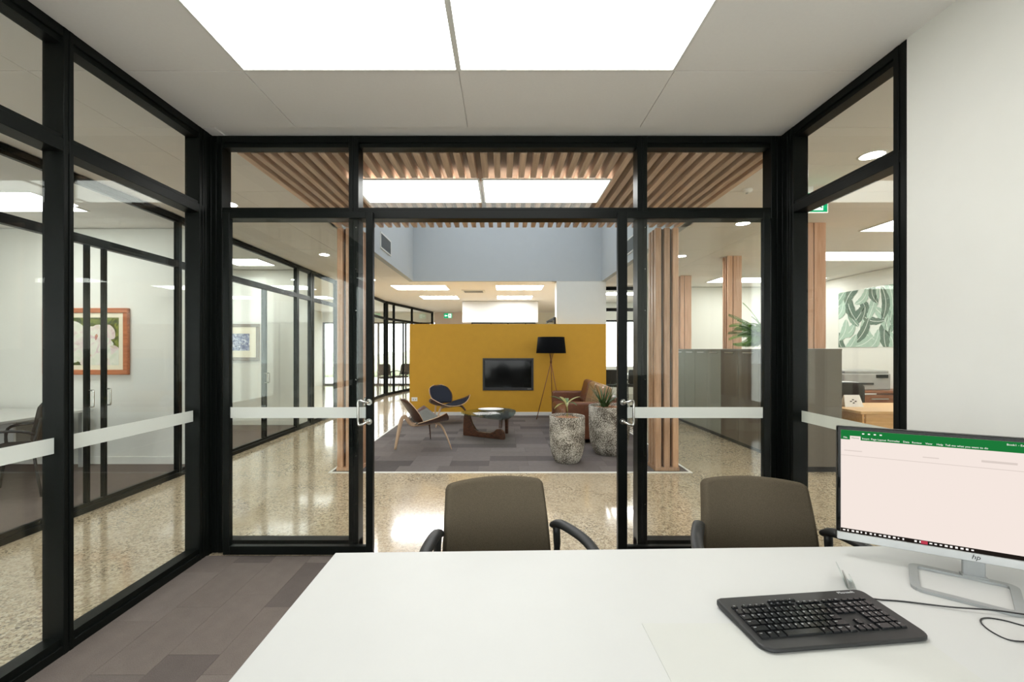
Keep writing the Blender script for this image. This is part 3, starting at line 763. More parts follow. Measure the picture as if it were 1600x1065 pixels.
# ------------------------------------------------------------------ lounge furniture
def shell_chair(name, label, loc, rotz, pad):
    root = thing(name, label, 'lounge chair', loc, rotz, group='shell lounge chairs')
    def seat(u, v, k=1.0, off=0.0):
        uu = u*k; vv = 0.5+(v-0.5)*k
        w = 0.22+0.24*math.sin(vv*PI/2)**0.9
        x = -0.21+0.47*vv-0.13*abs(uu)**2.6*vv-0.02*(abs(uu)**6)
        z = 0.345+0.035*vv+0.175*abs(uu)**2.3*(0.30+0.70*vv)+off
        return (x, uu*w, z)
    mb = MB(); mb.shell(lambda u, v: seat(u, v), 20, 10, 0.012, rim=1); obj('seat', mb, ['walnut', 'ply_edge'], root, local=True)
    mb = MB(); mb.shell(lambda u, v: seat(u, v, 0.88, 0.013), 18, 9, 0.018); obj('seat_pad', mb, pad, root, local=True)
    def back(u, v, k=1.0, off=0.0):
        uu = u*k; vv = 0.5+(v-0.5)*k
        w = (0.175+0.085*math.sin(min(vv/0.55, 1)*PI/2)-0.075*max(0, (vv-0.55)/0.45)**1.5)
        e = max(0, (vv-0.82)/0.18); w *= math.sqrt(max(0.12, 1-0.75*e*e))
        x = -0.19-0.19*vv-0.035*vv*vv+0.07*uu*uu*(1-0.4*vv)+off
        return (x, uu*w, 0.385+0.355*vv)
    mb = MB(); mb.shell(lambda u, v: back(-u, v), 16, 12, 0.011, rim=1); obj('backrest', mb, ['walnut', 'ply_edge'], root, local=True)
    mb = MB(); mb.shell(lambda u, v: back(-u, v, 0.9, 0.016), 14, 10, 0.016); obj('back_pad', mb, pad, root, local=True)
    for s in (-1, 1):
        mb = MB(); mb.tube([(0.21, s*0.42, 0.0), (0.175, s*0.36, 0.15), (0.13, s*0.28, 0.30), (0.10, s*0.20, 0.352), (0.08, s*0.0, 0.352)], [0.012, 0.018, 0.024, 0.024, 0.022], 8, flat=(1.0, 0.55), up=(1, 0, 0))
        obj('front_leg', mb, 'walnut' if s > 0 else 'ply_edge', root, local=True)
    mb = MB(); mb.tube([(-0.50, 0, 0.0), (-0.46, 0, 0.2), (-0.415, 0, 0.40), (-0.385, 0, 0.46), (-0.34, 0, 0.455), (-0.27, 0, 0.36), (-0.17, 0, 0.332), (0.06, 0, 0.345)], [0.013, 0.02, 0.024, 0.024, 0.022, 0.022, 0.022, 0.02], 8, flat=(1.3, 0.5), up=(0, 1, 0))
    obj('rear_leg', mb, 'ply_edge', root, local=True)
    return root
shell_chair('lounge_chair', 'dark walnut shell chair with grey pad nearest the glass doors', (-1.16, 6.44, 0.008), math.radians(31), 'grey_fabric')
shell_chair('lounge_chair', 'dark walnut shell chair with navy back pad close to the yellow wall', (-1.10, 8.35, 0.008), math.radians(-48), 'navy_fabric')

# coffee table
t = thing('coffee_table', 'coffee table with rounded glass top on dark curved timber base', 'table', (-0.25, 7.05, 0.008))
ctrl = [(-0.72, 7.16), (-0.55, 6.82), (-0.10, 6.44), (0.08, 6.52), (0.20, 7.10), (0.16, 7.45), (-0.10, 7.66), (-0.45, 7.52)]
def smooth_loop(c, k=6):
    out = []; n = len(c); c = [Vector((a[0], a[1], 0)) for a in c]
    for i in range(n):
        p0, p1, p2, p3 = c[i-1], c[i], c[(i+1) % n], c[(i+2) % n]
        for j in range(k):
            q = j/k
            out.append(0.5*((2*p1)+(p2-p0)*q+(2*p0-5*p1+4*p2-p3)*q*q+(3*p1-p0-3*p2+p3)*q**3))
    return out
lp = smooth_loop(ctrl)
mb = MB(); mb.poly([(p.x, p.y, 0.402) for p in lp], (0, 0, 0.018)); obj('glass_top', mb, 'table_glass', t)
def plank_profile(a, b, prof, th):
    """vertical board between plan points a,b following profile (s along, z)"""
    a = Vector((a[0], a[1], 0)); b = Vector((b[0], b[1], 0)); d = (b-a); n = Vector((-d.y, d.x, 0)).normalized()*th
    mb = MB(); mb.poly([a+d*s+Vector((0, 0, z))-n/2 for s, z in prof], n)
    return mb
profA = [(-0.03, 0.008), (1.02, 0.008), (1.03, 0.05), (1.0, 0.13), (0.93, 0.175), (0.84, 0.17), (0.76, 0.12), (0.68, 0.095), (0.5, 0.09), (0.36, 0.10), (0.28, 0.14), (0.20, 0.22), (0.15, 0.31), (0.13, 0.40), (0.0, 0.40), (-0.02, 0.3), (-0.035, 0.15)]
obj('lower_base', plank_profile((-0.66, 7.22), (0.0, 6.88), profA, 0.055), 'walnut', t, bevel=0.008)
profB = [(0.0, 0.18), (0.03, 0.30), (0.05, 0.40), (1.02, 0.40), (1.04, 0.3), (1.02, 0.008), (0.90, 0.008), (0.86, 0.2), (0.78, 0.29), (0.6, 0.33), (0.35, 0.335), (0.22, 0.30), (0.15, 0.24), (0.12, 0.18)]
obj('upper_base', plank_profile((-0.06, 6.93), (0.06, 7.40), profB, 0.05), 'walnut', t, bevel=0.008)
t = thing('magazine', 'open black and white magazine lying on the glass coffee table', 'magazine', (-0.28, 6.92, 0.421), math.radians(18))
for s in (-1, 1):
    mb = MB(); mb.shell(lambda u, v: ((u*s+1)/2*0.20*s, (v-0.5)*0.29, 0.001+0.006*math.sin((u*s+1)/2*PI*0.9)), 6, 2, 0.003); obj('page', mb, 'magazine', t, local=True)
t = thing('plate', 'flat white oval plate lying on the glass coffee table', 'plate', (-0.22, 7.32, 0.421))
mb = MB(); mb.lathe([(0.10, 0), (0.15, 0.004), (0.20, 0.022), (0.205, 0.026), (0.195, 0.024), (0.145, 0.008), (0.02, 0.006)], 32); o = obj('dish', mb, 'white_plastic', t, local=True); o.scale = (1.1, 0.75, 1)

# floor lamp
LX, LY = 1.0, 8.92
t = thing('floor_lamp', 'tripod floor lamp with black drum shade before the yellow wall', 'lamp', (LX, LY, 0.008))
mb = MB(); zs, zt = 1.395, 1.735
mb.lathe([(0.315, zs), (0.28, zt), (0.274, zt), (0.308, zs)], 40, (LX, LY, 0), capb=False, capt=False); obj('shade', mb, 'lamp_shade', t)
mb = MB(); mb.lathe([(0.29, zs+0.03), (0.285, zs+0.04)], 32, (LX, LY, 0)); obj('shade_diffuser', mb, 'frost', t)
for fx_, fy_ in ((0.69, 8.87), (1.065, 9.24), (1.21, 8.80)):
    top = Vector((LX, LY, 1.21))+(Vector((LX, LY, 1.21))-Vector((fx_, fy_, 0.008)))*0.22
    mb = MB(); mb.tube([(fx_, fy_, 0.008), tuple(top)], 0.0085, 8, smooth=0); obj('leg', mb, 'brown_wood', t)
mb = MB(); mb.tube([(LX, LY, 1.18), (LX, LY, 1.25)], 0.022, 12, smooth=0).tube([(LX, LY, 1.25), (LX, LY, 1.72)], 0.006, 8, smooth=0); obj('hub', mb, 'brown_wood', t)
mb = MB(); mb.box(LX-0.27, LX+0.27, LY-0.004, LY+0.004, zt-0.05, zt-0.042).box(LX-0.004, LX+0.004, LY-0.27, LY+0.27, zt-0.05, zt-0.042); obj('shade_ring', mb, 'steel', t)

# leather sofa (faces left)
t = thing('sofa', 'brown leather sofa with loose cushions along the right of the lounge', 'sofa', (1.45, 7.55, 0.008))
sx0, sx1, sy0, sy1 = 0.97, 1.90, 6.55, 8.58
obj('base', MB().box(sx0+0.04, sx1, sy0+0.02, sy1-0.02, 0.10, 0.30, 0.03, 2), 'leather', t)
for a, b in ((sy0, sy0+0.17), (sy1-0.17, sy1)):
    obj('arm', MB().box(sx0, sx1, a, b, 0.07, 0.645, 0.035, 3), 'leather', t)
obj('back_frame', MB().box(sx1-0.17, sx1+0.01, sy0+0.16, sy1-0.16, 0.08, 0.70, 0.04, 3), 'leather', t)
n = 3; cw = (sy1-sy0-0.34)/n
for k in range(n):
    y = sy0+0.17+k*cw
    obj('seat_cushion', MB().box(sx0+0.0, sx1-0.20, y+0.004, y+cw-0.004, 0.295, 0.455, 0.045, 3), 'leather', t)
for k in range(n):
    y = sy0+0.17+k*cw
    mtx = Matrix.Translation((sx1-0.28, y+cw/2, 0.66)) @ Matrix.Rotation(math.radians(14), 4, 'Y')
    mb = MB(); mb.box(-0.085, 0.085, -cw/2+0.008, cw/2-0.008, -0.21, 0.23, 0.065, 4, mtx=mtx); obj('back_cushion', mb, 'leather_pale' if k < 2 else 'leather', t)
for x in (sx0+0.08, sx1-0.08):
    for y in (sy0+0.08, sy1-0.08):
        mb = MB(); mb.tube([(x, y, 0.008), (x, y, 0.10)], 0.022, 10, smooth=0); obj('leg', mb, 'black_plastic', t)

# planters
def strip_leaf(mb, base, ang, length, rise, droop, w, fold=0.25, n=7, wfn=None):
    """arching blade leaf with a folded midrib"""
    d = Vector((math.cos(ang), math.sin(ang), 0)); sd = Vector((-d.y, d.x, 0)); L, C, R = [], [], []
    for i in range(n+1):
        s = i/n
        p = Vector(base)+d*(length*(s-0.15*s*s*droop))+Vector((0, 0, rise*s-droop*length*s*s))
        ww = w*(math.sin(min(s*0.92+0.08, 1)*PI)**0.7 if wfn is None else wfn(s))
        L.append(mb.bm.verts.new(p+sd*ww+Vector((0, 0, ww*fold)))); C.append(mb.bm.verts.new(p)); R.append(mb.bm.verts.new(p-sd*ww+Vector((0, 0, ww*fold))))
    for i in range(n):
        for A, B in ((L, C), (C, R)):
            f = mb.bm.faces.new((A[i], B[i], B[i+1], A[i+1])); f.smooth = True; f.material_index = mb.mi
def planter(label, x, y, r, h):
    root = thing('planter', label, 'planter', (x, y, 0.008))
    p = [(r*0.62, 0.0), (r*0.66, 0.006), (r*0.78, 0.05), (r*0.89, 0.12), (r*0.96, 0.22), (r*0.99, h*0.6), (r, h-0.012), (r*0.985, h), (r*0.92, h), (r*0.90, h-0.012), (r*0.89, h-0.09)]
    mb = MB(); mb.lathe(p, 44, capt=True); obj('pot', mb, 'planter', root, local=True)
    def soil(u, v):
        a = (u+1)*PI; q = v*r*0.885
        return (q*math.cos(a), q*math.sin(a), h-0.045+0.03*(1-v*v)+0.012*math.sin(9*a+v*13)*v*(1-v)*4)
    mb = MB(); mb.shell(soil, 30, 6, 0.004); obj('soil', mb, 'soil', root, local=True)
    return root
p1 = planter('smaller speckled stone planter with a thin stemmed seedling plant', 0.83, 5.53, 0.232, 0.60)
mb = MB(); mb.tube([(0, 0, 0.56), (0.004, 0, 0.66), (-0.006, 0.004, 0.76)], 0.008, 8); obj('stem', mb, 'leaf_yellow', p1, local=True)
for k, (a, l, r_, dr) in enumerate(((0.25, 0.24, 0.19, 0.45), (2.9, 0.25, 0.2, 0.45), (3.5, 0.2, 0.04, 0.5), (1.4, 0.2, 0.15, 0.5), (4.6, 0.2, 0.10, 0.6), (5.6, 0.17, 0.09, 0.6), (2.2, 0.16, 0.16, 0.5))):
    mb = MB(); strip_leaf(mb, (-0.006, 0.004, 0.75), a, l, r_, dr, 0.026, 0.4); obj('leaf', mb, 'leaf_yellow' if k % 2 == 0 else 'leaf_green', p1, local=True)
p2 = planter('larger speckled stone planter with a spiky green plant', 1.49, 5.97, 0.285, 0.675)
rnd = random.Random(4)
for k in range(60):
    a = rnd.uniform(0, 2*PI); l = rnd.uniform(0.18, 0.40)
    mb = MB(); strip_leaf(mb, (rnd.uniform(-0.03, 0.03)-0.07, rnd.uniform(-0.03, 0.03), 0.64), a, l, rnd.uniform(0.18, 0.50), rnd.uniform(0.3, 0.7), 0.012, 0.4, 6, wfn=lambda s: 1-s*0.95)
    obj('leaf', mb, 'leaf_dark' if k % 3 else 'leaf_green', p2, local=True)

# ------------------------------------------------------------------ cabinets, fern, right open office
CX0, CX1, CH = 3.60, 4.07, 1.48
units = [(5.08, 5.96, 'cabinet_brown', 'nearest dark brown filing cabinet beside the right corridor'), (5.96, 7.0, 'cabinet_brown', 'dark brown two door filing cabinet second from the near end'),
         (7.0, 7.95, 'cabinet_pale', 'grey green gloss cabinet in the middle of the corridor run'), (7.95, 8.9, 'cabinet_pale', 'grey green gloss cabinet fourth along the corridor run'), (8.9, 9.85, 'cabinet_pale', 'grey green gloss cabinet at the far end of the run')]
for a, b, mt, lb in units:
    t = thing('cabinet', lb, 'cabinet', ((CX0+CX1)/2, (a+b)/2, 0), group='cabinets along the right corridor')
    obj('body', MB().box(CX0+0.02, CX1, a+0.001, b-0.001, 0.06, CH-0.018, 0.002), 'cabinet_side' if mt == 'cabinet_brown' else mt, t)
    obj('plinth', MB().box(CX0+0.05, CX1-0.01, a+0.002, b-0.002, 0.0, 0.06), 'black_plastic', t)
    obj('top', MB().box(CX0-0.004, CX1+0.004, a+0.0005, b-0.0005, CH-0.018, CH, 0.002), 'cabinet_side', t)
    m_ = (a+b)/2
    for p, q in ((a+0.003, m_-0.002), (m_+0.002, b-0.003)):
        d = obj('door', MB().box(CX0, CX0+0.0195, p, q, 0.07, CH-0.022, 0.002), mt, t)
        obj('handle', MB().box(CX0-0.014, CX0-0.001, (p+q)/2-0.13, (p+q)/2+0.13, 1.415, 1.43, 0.002), 'steel', d)
# fern on the cabinets
t = thing('potted_fern', 'large arching fern in a pot on the cabinet top', 'plant', (3.74, 5.95, CH))
mb = MB(); mb.lathe([(0.07, 0), (0.09, 0.04), (0.105, 0.13), (0.11, 0.135), (0.098, 0.13), (0.09, 0.10)], 24); obj('pot', mb, 'white_plastic', t, local=True)
rnd = random.Random(9)
def frond(a, L, rise, droop, seed):
    r = random.Random(seed); mb = MB(); d = Vector((math.cos(a), math.sin(a), 0)); sd = Vector((-d.y, d.x, 0)); n = 22; pts = []
    for i in range(n+1):
        s = i/n; pts.append(Vector((0, 0, 0.13))+d*(L*(s-0.12*s*s))+Vector((0, 0, max(rise*s-droop*s*s, -0.06))))
    mb.tube(pts, [0.004*(1-0.7*i/n) for i in range(n+1)], 5, smooth=0)
    tw = r.choice([-1, 1])*r.uniform(0.6, 1.1)
    for i in range(3, n+1):
        s = i/n; ll = 0.095*(1.02-s)**0.5*min(1, s*3.2)+0.012; tg = (pts[i]-pts[i-1]).normalized()
        for sg in (-1, 1):
            dv = (sd*sg*0.6+tg*0.5+Vector((0, 0, 0.55*sg*tw))).normalized(); p = pts[i]; w = tg*0.0105
            q = p+dv*ll*0.5+Vector((0, 0, 0.006)); e = p+dv*ll+Vector((0, 0, -0.014)); e.z = max(e.z, 0.01)
            vs = [mb.bm.verts.new(x) for x in (p, q-w, e, q+w)]
            f = mb.bm.faces.new(vs)
    return mb
fr = [(PI*0.98, 0.62, 0.30, 0.20), (PI*1.02, 0.42, 0.75, 0.25), (PI*0.9, 0.5, 0.12, 0.25), (PI*1.1, 0.55, 0.2, 0.3), (PI*1.2, 0.42, 0.42, 0.3), (0.1, 0.4, 0.45, 0.2), (0.5, 0.42, 0.25, 0.3), (-0.5, 0.42, 0.3, 0.3), (1.2, 0.4, 0.5, 0.25), (-1.2, 0.45, 0.4, 0.3), (-1.7, 0.4, 0.2, 0.3), (PI*0.75, 0.45, 0.5, 0.2), (PI*1.28, 0.5, 0.15, 0.22), (0.0, 0.32, 0.7, 0.2), (PI*0.95, 0.35, 0.2, 0.3), (-0.9, 0.4, 0.1, 0.25)]+[(rnd.uniform(0, 2*PI), rnd.uniform(0.28, 0.5), rnd.uniform(0.1, 0.6), rnd.uniform(0.15, 0.4)) for q in range(14)]+[(PI+rnd.uniform(-0.9, 0.9), rnd.uniform(0.34, 0.56), rnd.uniform(0.10, 0.55), rnd.uniform(0.15, 0.45)) for q in range(22)]
for k, (a, L, ri, dr) in enumerate(fr): obj('frond', frond(a, L, ri, dr, k), 'fern_green' if k % 3 else 'fern_mid', t, local=True)

# exit signs
def exit_sign(label, x, y, z, w=0.34, h=0.19, stem=0.0):
    root = thing('exit_sign', label, 'sign', (x, y, z))
    obj('housing', MB().box(-w/2, w/2, 0.0, 0.035, 0, h, 0.004), 'white_plastic', root, local=True)
    f = obj('face', MB().box(-w/2+0.012, w/2-0.012, -0.003, -0.0002, 0.012, h-0.012), 'sign_green_lit', root, local=True)
    mb = MB(); dx = w*0.2; k = h/0.19
    mb.box(dx-0.05*k, dx+0.055*k, -0.005, -0.0032, 0.025*k, h-0.025*k); obj('door_symbol', mb, 'sign_white_lit', f, local=True)
    mb = MB()
    def bar(p, q, r):
        mb.tube([(dx+p[0]*k, -0.0062, p[1]*k), (dx+q[0]*k, -0.0062, q[1]*k)], r*k, 6, flat=(1, 0.25), up=(0, 1, 0), smooth=0)
    mb.lathe([(0.012*k, 0), (0.012*k, 0.001)], 12, (0, 0, 0)); bmesh.ops.transform(mb.bm, matrix=Matrix.Translation((dx-0.012*k, -0.0055, 0.142*k)) @ Matrix.Rotation(PI/2, 4, 'X'), verts=mb.bm.verts)
    bar((-0.008, 0.125), (0.010, 0.085), 0.010); bar((0.010, 0.085), (-0.022, 0.072), 0.0075); bar((-0.022, 0.072), (-0.026, 0.042), 0.0065)
    bar((0.010, 0.085), (0.028, 0.06), 0.0075); bar((0.028, 0.06), (0.045, 0.045), 0.0065); bar((-0.006, 0.122), (-0.036, 0.108), 0.0055); bar((-0.002, 0.12), (0.03, 0.105), 0.0055); bar((0.03, 0.105), (0.04, 0.12), 0.005)
    obj('running_figure', mb, 'sign_green_lit', f, local=True)
    mb = MB(); ax = -w*0.22
    mb.poly([((ax+px*k), -0.0048, h/2+pz*k) for px, pz in ((-0.055, 0), (-0.015, 0.04), (-0.015, 0.016), (0.05, 0.016), (0.05, -0.016), (-0.015, -0.016), (-0.015, -0.04))], (0, 0.0014, 0)); obj('arrow', mb, 'sign_white_lit', f, local=True)
    if stem > 0: obj('hanger', MB().box(-0.05, 0.05, 0.01, 0.03, h, h+stem), 'white_plastic', root, local=True)
    return root
exit_sign('green running figure exit sign hung over the right corridor', 2.89, 4.0, 2.762, 0.37, 0.20, ZC-2.962)
exit_sign('small green exit sign on the far pinkish wall', -2.3, YE-0.05, 2.76, 0.36, 0.22)

# leaf mural: a flat print on the far right wall
t = thing('leaf_mural', 'green banana leaf print on the far right white wall', 'mural', (XE, 8.3, 1.52))
MY0, MY1, MZ0, MZ1 = 6.2, 9.2, 1.52, 2.70
obj('print_sheet', MB().box(XE-0.004, XE-0.0005, MY0, MY1, MZ0, MZ1), 'print_ground', t)
rnd = random.Random(11); layers = {'print_a': MB(), 'print_b': MB(), 'print_c': MB()}; ribs = MB()
depth = 0
def clampyz(y, z): return (min(max(y, MY0), MY1), min(max(z, MZ0), MZ1))
for i in range(12):
    for j in range(5):
        cy = MY0+0.08+i*0.26+rnd.uniform(-0.1, 0.1); cz = MZ0+0.08+j*0.25+rnd.uniform(-0.08, 0.08)
        a = rnd.choice([1.2, 1.9, 0.5, 2.6, 1.55, 4.4, 5.2])+rnd.uniform(-0.25, 0.25); L = rnd.uniform(0.45, 0.72); w = rnd.uniform(0.08, 0.125)
        key = rnd.choice(['print_a', 'print_b', 'print_c']); x = XE-0.0045-depth; depth += 0.0001
        d = (math.cos(a), math.sin(a)); nrm = (-d[1], d[0]); bend = rnd.uniform(-0.12, 0.12); o_, mid = [], []
        for q in range(13):
            s = q/12; ww = w*math.sin(s*PI)**0.6*(1+0.08*math.sin(q*2.7)); b_ = bend*math.sin(s*PI)
            mid.append((cy+d[0]*L*(s-0.5)+nrm[0]*b_, cz+d[1]*L*(s-0.5)+nrm[1]*b_, ww))
        pts = [clampyz(m_[0]+nrm[0]*m_[2], m_[1]+nrm[1]*m_[2]) for m_ in mid]+[clampyz(m_[0]-nrm[0]*m_[2], m_[1]-nrm[1]*m_[2]) for m_ in mid[-2:0:-1]]
        vs = [layers[key].bm.verts.new((x, p[0], p[1])) for p in pts]
        try: layers[key].bm.faces.new(vs)
        except ValueError: pass
        for q in range(12):
            p0 = clampyz(mid[q][0], mid[q][1]); p1_ = clampyz(mid[q+1][0], mid[q+1][1])
            vs = [ribs.bm.verts.new((x-0.0001, p0[0]+nrm[0]*0.005, p0[1]+nrm[1]*0.005)), ribs.bm.verts.new((x-0.0001, p1_[0]+nrm[0]*0.005, p1_[1]+nrm[1]*0.005)), ribs.bm.verts.new((x-0.0001, p1_[0]-nrm[0]*0.005, p1_[1]-nrm[1]*0.005)), ribs.bm.verts.new((x-0.0001, p0[0]-nrm[0]*0.005, p0[1]-nrm[1]*0.005))]
            ribs.bm.faces.new(vs)
for k, mb in layers.items(): obj('printed_leaf', mb, k, t)['kind'] = 'stuff'
obj('leaf_rib', ribs, 'print_ground', t)['kind'] = 'stuff'

# right office desks
t = thing('office_desk', 'light oak desk with panel front in the right open office', 'desk', (5.2, 5.5, 0))
obj('desk_top', MB().box(4.25, 6.0, 5.02, 5.85, 0.70, 0.735, 0.004), 'oak', t)
obj('front_panel', MB().box(4.36, 5.9, 5.08, 5.10, 0.0, 0.70), 'oak', t)
for x in (4.33, 5.90): obj('side_panel', MB().box(x, x+0.025, 5.10, 5.80, 0.0, 0.70), 'oak', t)
t = thing('tent_card', 'folded white tent card with a dark motif on the oak desk', 'card', (4.50, 5.42, 0.735))
mb = MB(); mb.poly([(-0.12, 0, 0), (-0.10, 0.045, 0.15), (0.10, 0.045, 0.15), (0.12, 0, 0)], (0, -0.002, 0)).poly([(-0.12, 0.09, 0), (-0.10, 0.046, 0.15), (0.10, 0.046, 0.15), (0.12, 0.09, 0)], (0, 0.002, 0)); obj('folded_card', mb, 'paper', t, local=True)
mb = MB()
for px, pz in ((-0.03, 0.07), (0.0, 0.09), (0.03, 0.07), (0.0, 0.05)): mb.box(px-0.012, px+0.012, pz*0.3-0.006, pz*0.3-0.0035, pz-0.006, pz+0.006)
obj('motif', mb, 'black_plastic', t, local=True)['kind'] = 'stuff'
t = thing('back_counter', 'brown timber counter with drawers along the right office wall', 'counter', (6.4, 7.8, 0))
obj('counter_top', MB().box(5.35, 7.28, 7.45, 8.2, 0.70, 0.74, 0.004), 'brown_wood', t)
for x in (5.40, 6.1, 7.22): obj('side_panel', MB().box(x, x+0.03, 7.5, 8.18, 0, 0.70), 'brown_wood', t)
for k in range(3):
    d = obj('drawer', MB().box(6.14, 7.21, 7.48, 7.50, 0.06+k*0.21, 0.25+k*0.21, 0.003), 'brown_wood', t)
    obj('handle', MB().box(6.5, 6.8, 7.455, 7.479, 0.17+k*0.21, 0.185+k*0.21), 'steel', d)
t = thing('printer', 'wide grey printer on the counter under the leaf print', 'printer', (6.55, 7.85, 0.74))
obj('body', MB().box(-0.42, 0.42, -0.25, 0.25, 0, 0.30, 0.02, 2), 'grey_box', t, local=True)
obj('lid', MB().box(-0.40, 0.40, -0.23, 0.24, 0.301, 0.355, 0.015, 2), 'grey_box', t, local=True)
obj('paper_slot', MB().box(-0.30, 0.10, -0.262, -0.251, 0.10, 0.135), 'black_plastic', t, local=True)
obj('control_panel', MB().box(0.15, 0.36, -0.262, -0.251, 0.22, 0.28), 'black_gloss', t, local=True)
t = thing('binder_box', 'blue box of folders beside the grey printer', 'box', (5.88, 7.85, 0.74))
obj('box_body', MB().box(-0.15, 0.15, -0.16, 0.16, 0, 0.33, 0.004), 'blue_box', t, local=True)
for k in range(3): obj('paper_label', MB().box(-0.06, 0.12, -0.163, -0.1605, 0.04+k*0.09, 0.085+k*0.09), 'paper', t, local=True)
t = thing('desk_phone', 'black desk phone left of the blue box', 'phone', (5.58, 7.82, 0.74))
mb = MB(); mb.poly([(-0.09, -0.11, 0), (-0.09, -0.11, 0.03), (-0.09, 0.10, 0.10), (-0.09, 0.10, 0)], (0.18, 0, 0)); obj('base', mb, 'black_plastic', t, local=True)
mb = MB(); mb.tube([(-0.06, -0.09, 0.07), (-0.06, -0.04, 0.085), (-0.06, 0.03, 0.105), (-0.06, 0.08, 0.12)], [0.028, 0.016, 0.016, 0.028], 10); obj('handset', mb, 'black_plastic', t, local=True)

def rounded_panel(w, h, th, mtx, n=5, r=0.08, bow=0.0):
    """upholstered panel w x h in local x/z, curved by bow along y"""
    mb = MB()
    def f(u, v):
        e = abs(2*v-1); k = 1-0.22*max(0, (e-0.7)/0.3)**2.2
        return (u*w/2*k, bow*u*u, (v-0.5)*h+0.02*(1-u*u)*(v > 0.5)*(2*v-1))
    mb.shell(lambda u, v: f(-u, v), 12, 10, th)
    bmesh.ops.transform(mb.bm, matrix=mtx, verts=mb.bm.verts)
    return mb
t = thing('office_chair', 'dark office chair with pale rim tucked behind the oak desk', 'chair', (5.0, 6.35, 0), math.radians(170))
obj('seat', MB().box(-0.24, 0.24, -0.24, 0.22, 0.44, 0.51, 0.03, 3), 'dark_fabric', t, local=True)
obj('backrest', rounded_panel(0.46, 0.42, 0.04, Matrix.Translation((0, 0.24, 0.76)), bow=-0.05), 'dark_fabric', t, local=True)
mb = MB(); mb.tube([(-0.235, 0.19, 0.56), (-0.245, 0.185, 0.80), (-0.20, 0.20, 0.965), (-0.1, 0.23, 0.995), (0, 0.24, 1.0), (0.1, 0.23, 0.995), (0.20, 0.20, 0.965), (0.245, 0.185, 0.80), (0.235, 0.19, 0.56)], 0.012, 8); obj('back_rim', mb, 'silver_plastic', t, local=True)
mb = MB(); mb.tube([(0, 0, 0.10), (0, 0, 0.44)], 0.028, 12, smooth=0); obj('gas_lift', mb, 'black_plastic', t, local=True)
mb = MB(); mb.box(-0.03, 0.03, 0.05, 0.24, 0.40, 0.44).tube([(0, 0.24, 0.42), (0, 0.25, 0.7)], 0.02, 8, smooth=0); obj('back_bracket', mb, 'black_plastic', t, local=True)
for k in range(5):
    a = k*2*PI/5; mb = MB(); mb.tube([(0, 0, 0.10), (0.26*math.cos(a), 0.26*math.sin(a), 0.065)], [0.026, 0.018], 8, smooth=0); l_ = obj('base_arm', mb, 'black_plastic', t, local=True)
    mb = MB(); mb.tube([(0.26*math.cos(a)-0.02, 0.26*math.sin(a), 0.028), (0.26*math.cos(a)+0.02, 0.26*math.sin(a), 0.028)], 0.028, 12, smooth=0); obj('castor', mb, 'black_plastic', l_, local=True)

# ------------------------------------------------------------------ left offices
def framed(name, label, x0, x1, z0, z1, y, fw, mw, fmat, cmat, loc_name='painting'):
    root = thing(name, label, 'painting', ((x0+x1)/2, y, z0))
    mb = MB()
    for a in ((x0, x1, z0, z0+fw), (x0, x1, z1-fw, z1), (x0, x0+fw, z0+fw, z1-fw), (x1-fw, x1, z0+fw, z1-fw)): mb.box(a[0], a[1], y-0.045, y-0.001, a[2], a[3], 0.006)
    obj('frame', mb, fmat, root)
    a0, a1, b0, b1 = x0+fw, x1-fw, z0+fw, z1-fw
    mb = MB()
    for a in ((a0, a1, b0, b0+mw), (a0, a1, b1-mw, b1), (a0, a0+mw, b0+mw, b1-mw), (a1-mw, a1, b0+mw, b1-mw)): mb.box(a[0], a[1], y-0.030, y-0.002, a[2], a[3], 0.002)
    obj('mount', mb, 'mat_cream', root)
    c = obj('canvas', MB().box(a0+mw, a1-mw, y-0.022, y-0.002, b0+mw, b1-mw), cmat, root)
    return root, c, (a0+mw, a1-mw, b0+mw, b1-mw)
r_, c_, (px0, px1, pz0, pz1) = framed('painting', 'large painting of white flowers in a reddish timber frame', -5.88, -4.79, 1.15, 2.00, 5.42, 0.062, 0.06, 'frame_wood', 'canvas_green')
def blob(mb, cx, cz, a, L, w, y, seed):
    r = random.Random(seed); d = (math.cos(a), math.sin(a)); n_ = (-d[1], d[0]); P = []
    for q in range(28):
        an = q/28*2*PI; s = 0.5+0.5*math.cos(an); ww = w*math.sin(an)*(0.6+0.7*s)*(1+0.1*math.sin(5*an+seed)); ll = L*s
        x = cx+d[0]*ll+n_[0]*ww; z = cz+d[1]*ll+n_[1]*ww
        P.append((min(max(x, px0), px1), y, min(max(z, pz0), pz1)))
    mb.poly(P, (0, 0.0008, 0))
rnd = random.Random(21); yy = 5.3965
for k, (cx, cz, a, L, w) in enumerate(((-4.92, 1.80, -0.9, 0.22, 0.09), (-4.93, 1.42, 1.2, 0.24, 0.07), (-5.35, 1.24, 0.4, 0.22, 0.06), (-5.2, 1.24, 1.0, 0.18, 0.06), (-5.75, 1.25, 0.6, 0.2, 0.06))):
    mb = MB(); blob(mb, cx, cz, a, L, w, yy, k+40); yy -= 0.0002; obj('painted_leaf', mb, 'paint_leaf', c_)
fl = [(-5.56, 1.57, 0.34), (-5.18, 1.60, 0.25), (-5.24, 1.40, 0.22), (-5.02, 1.36, 0.2)]
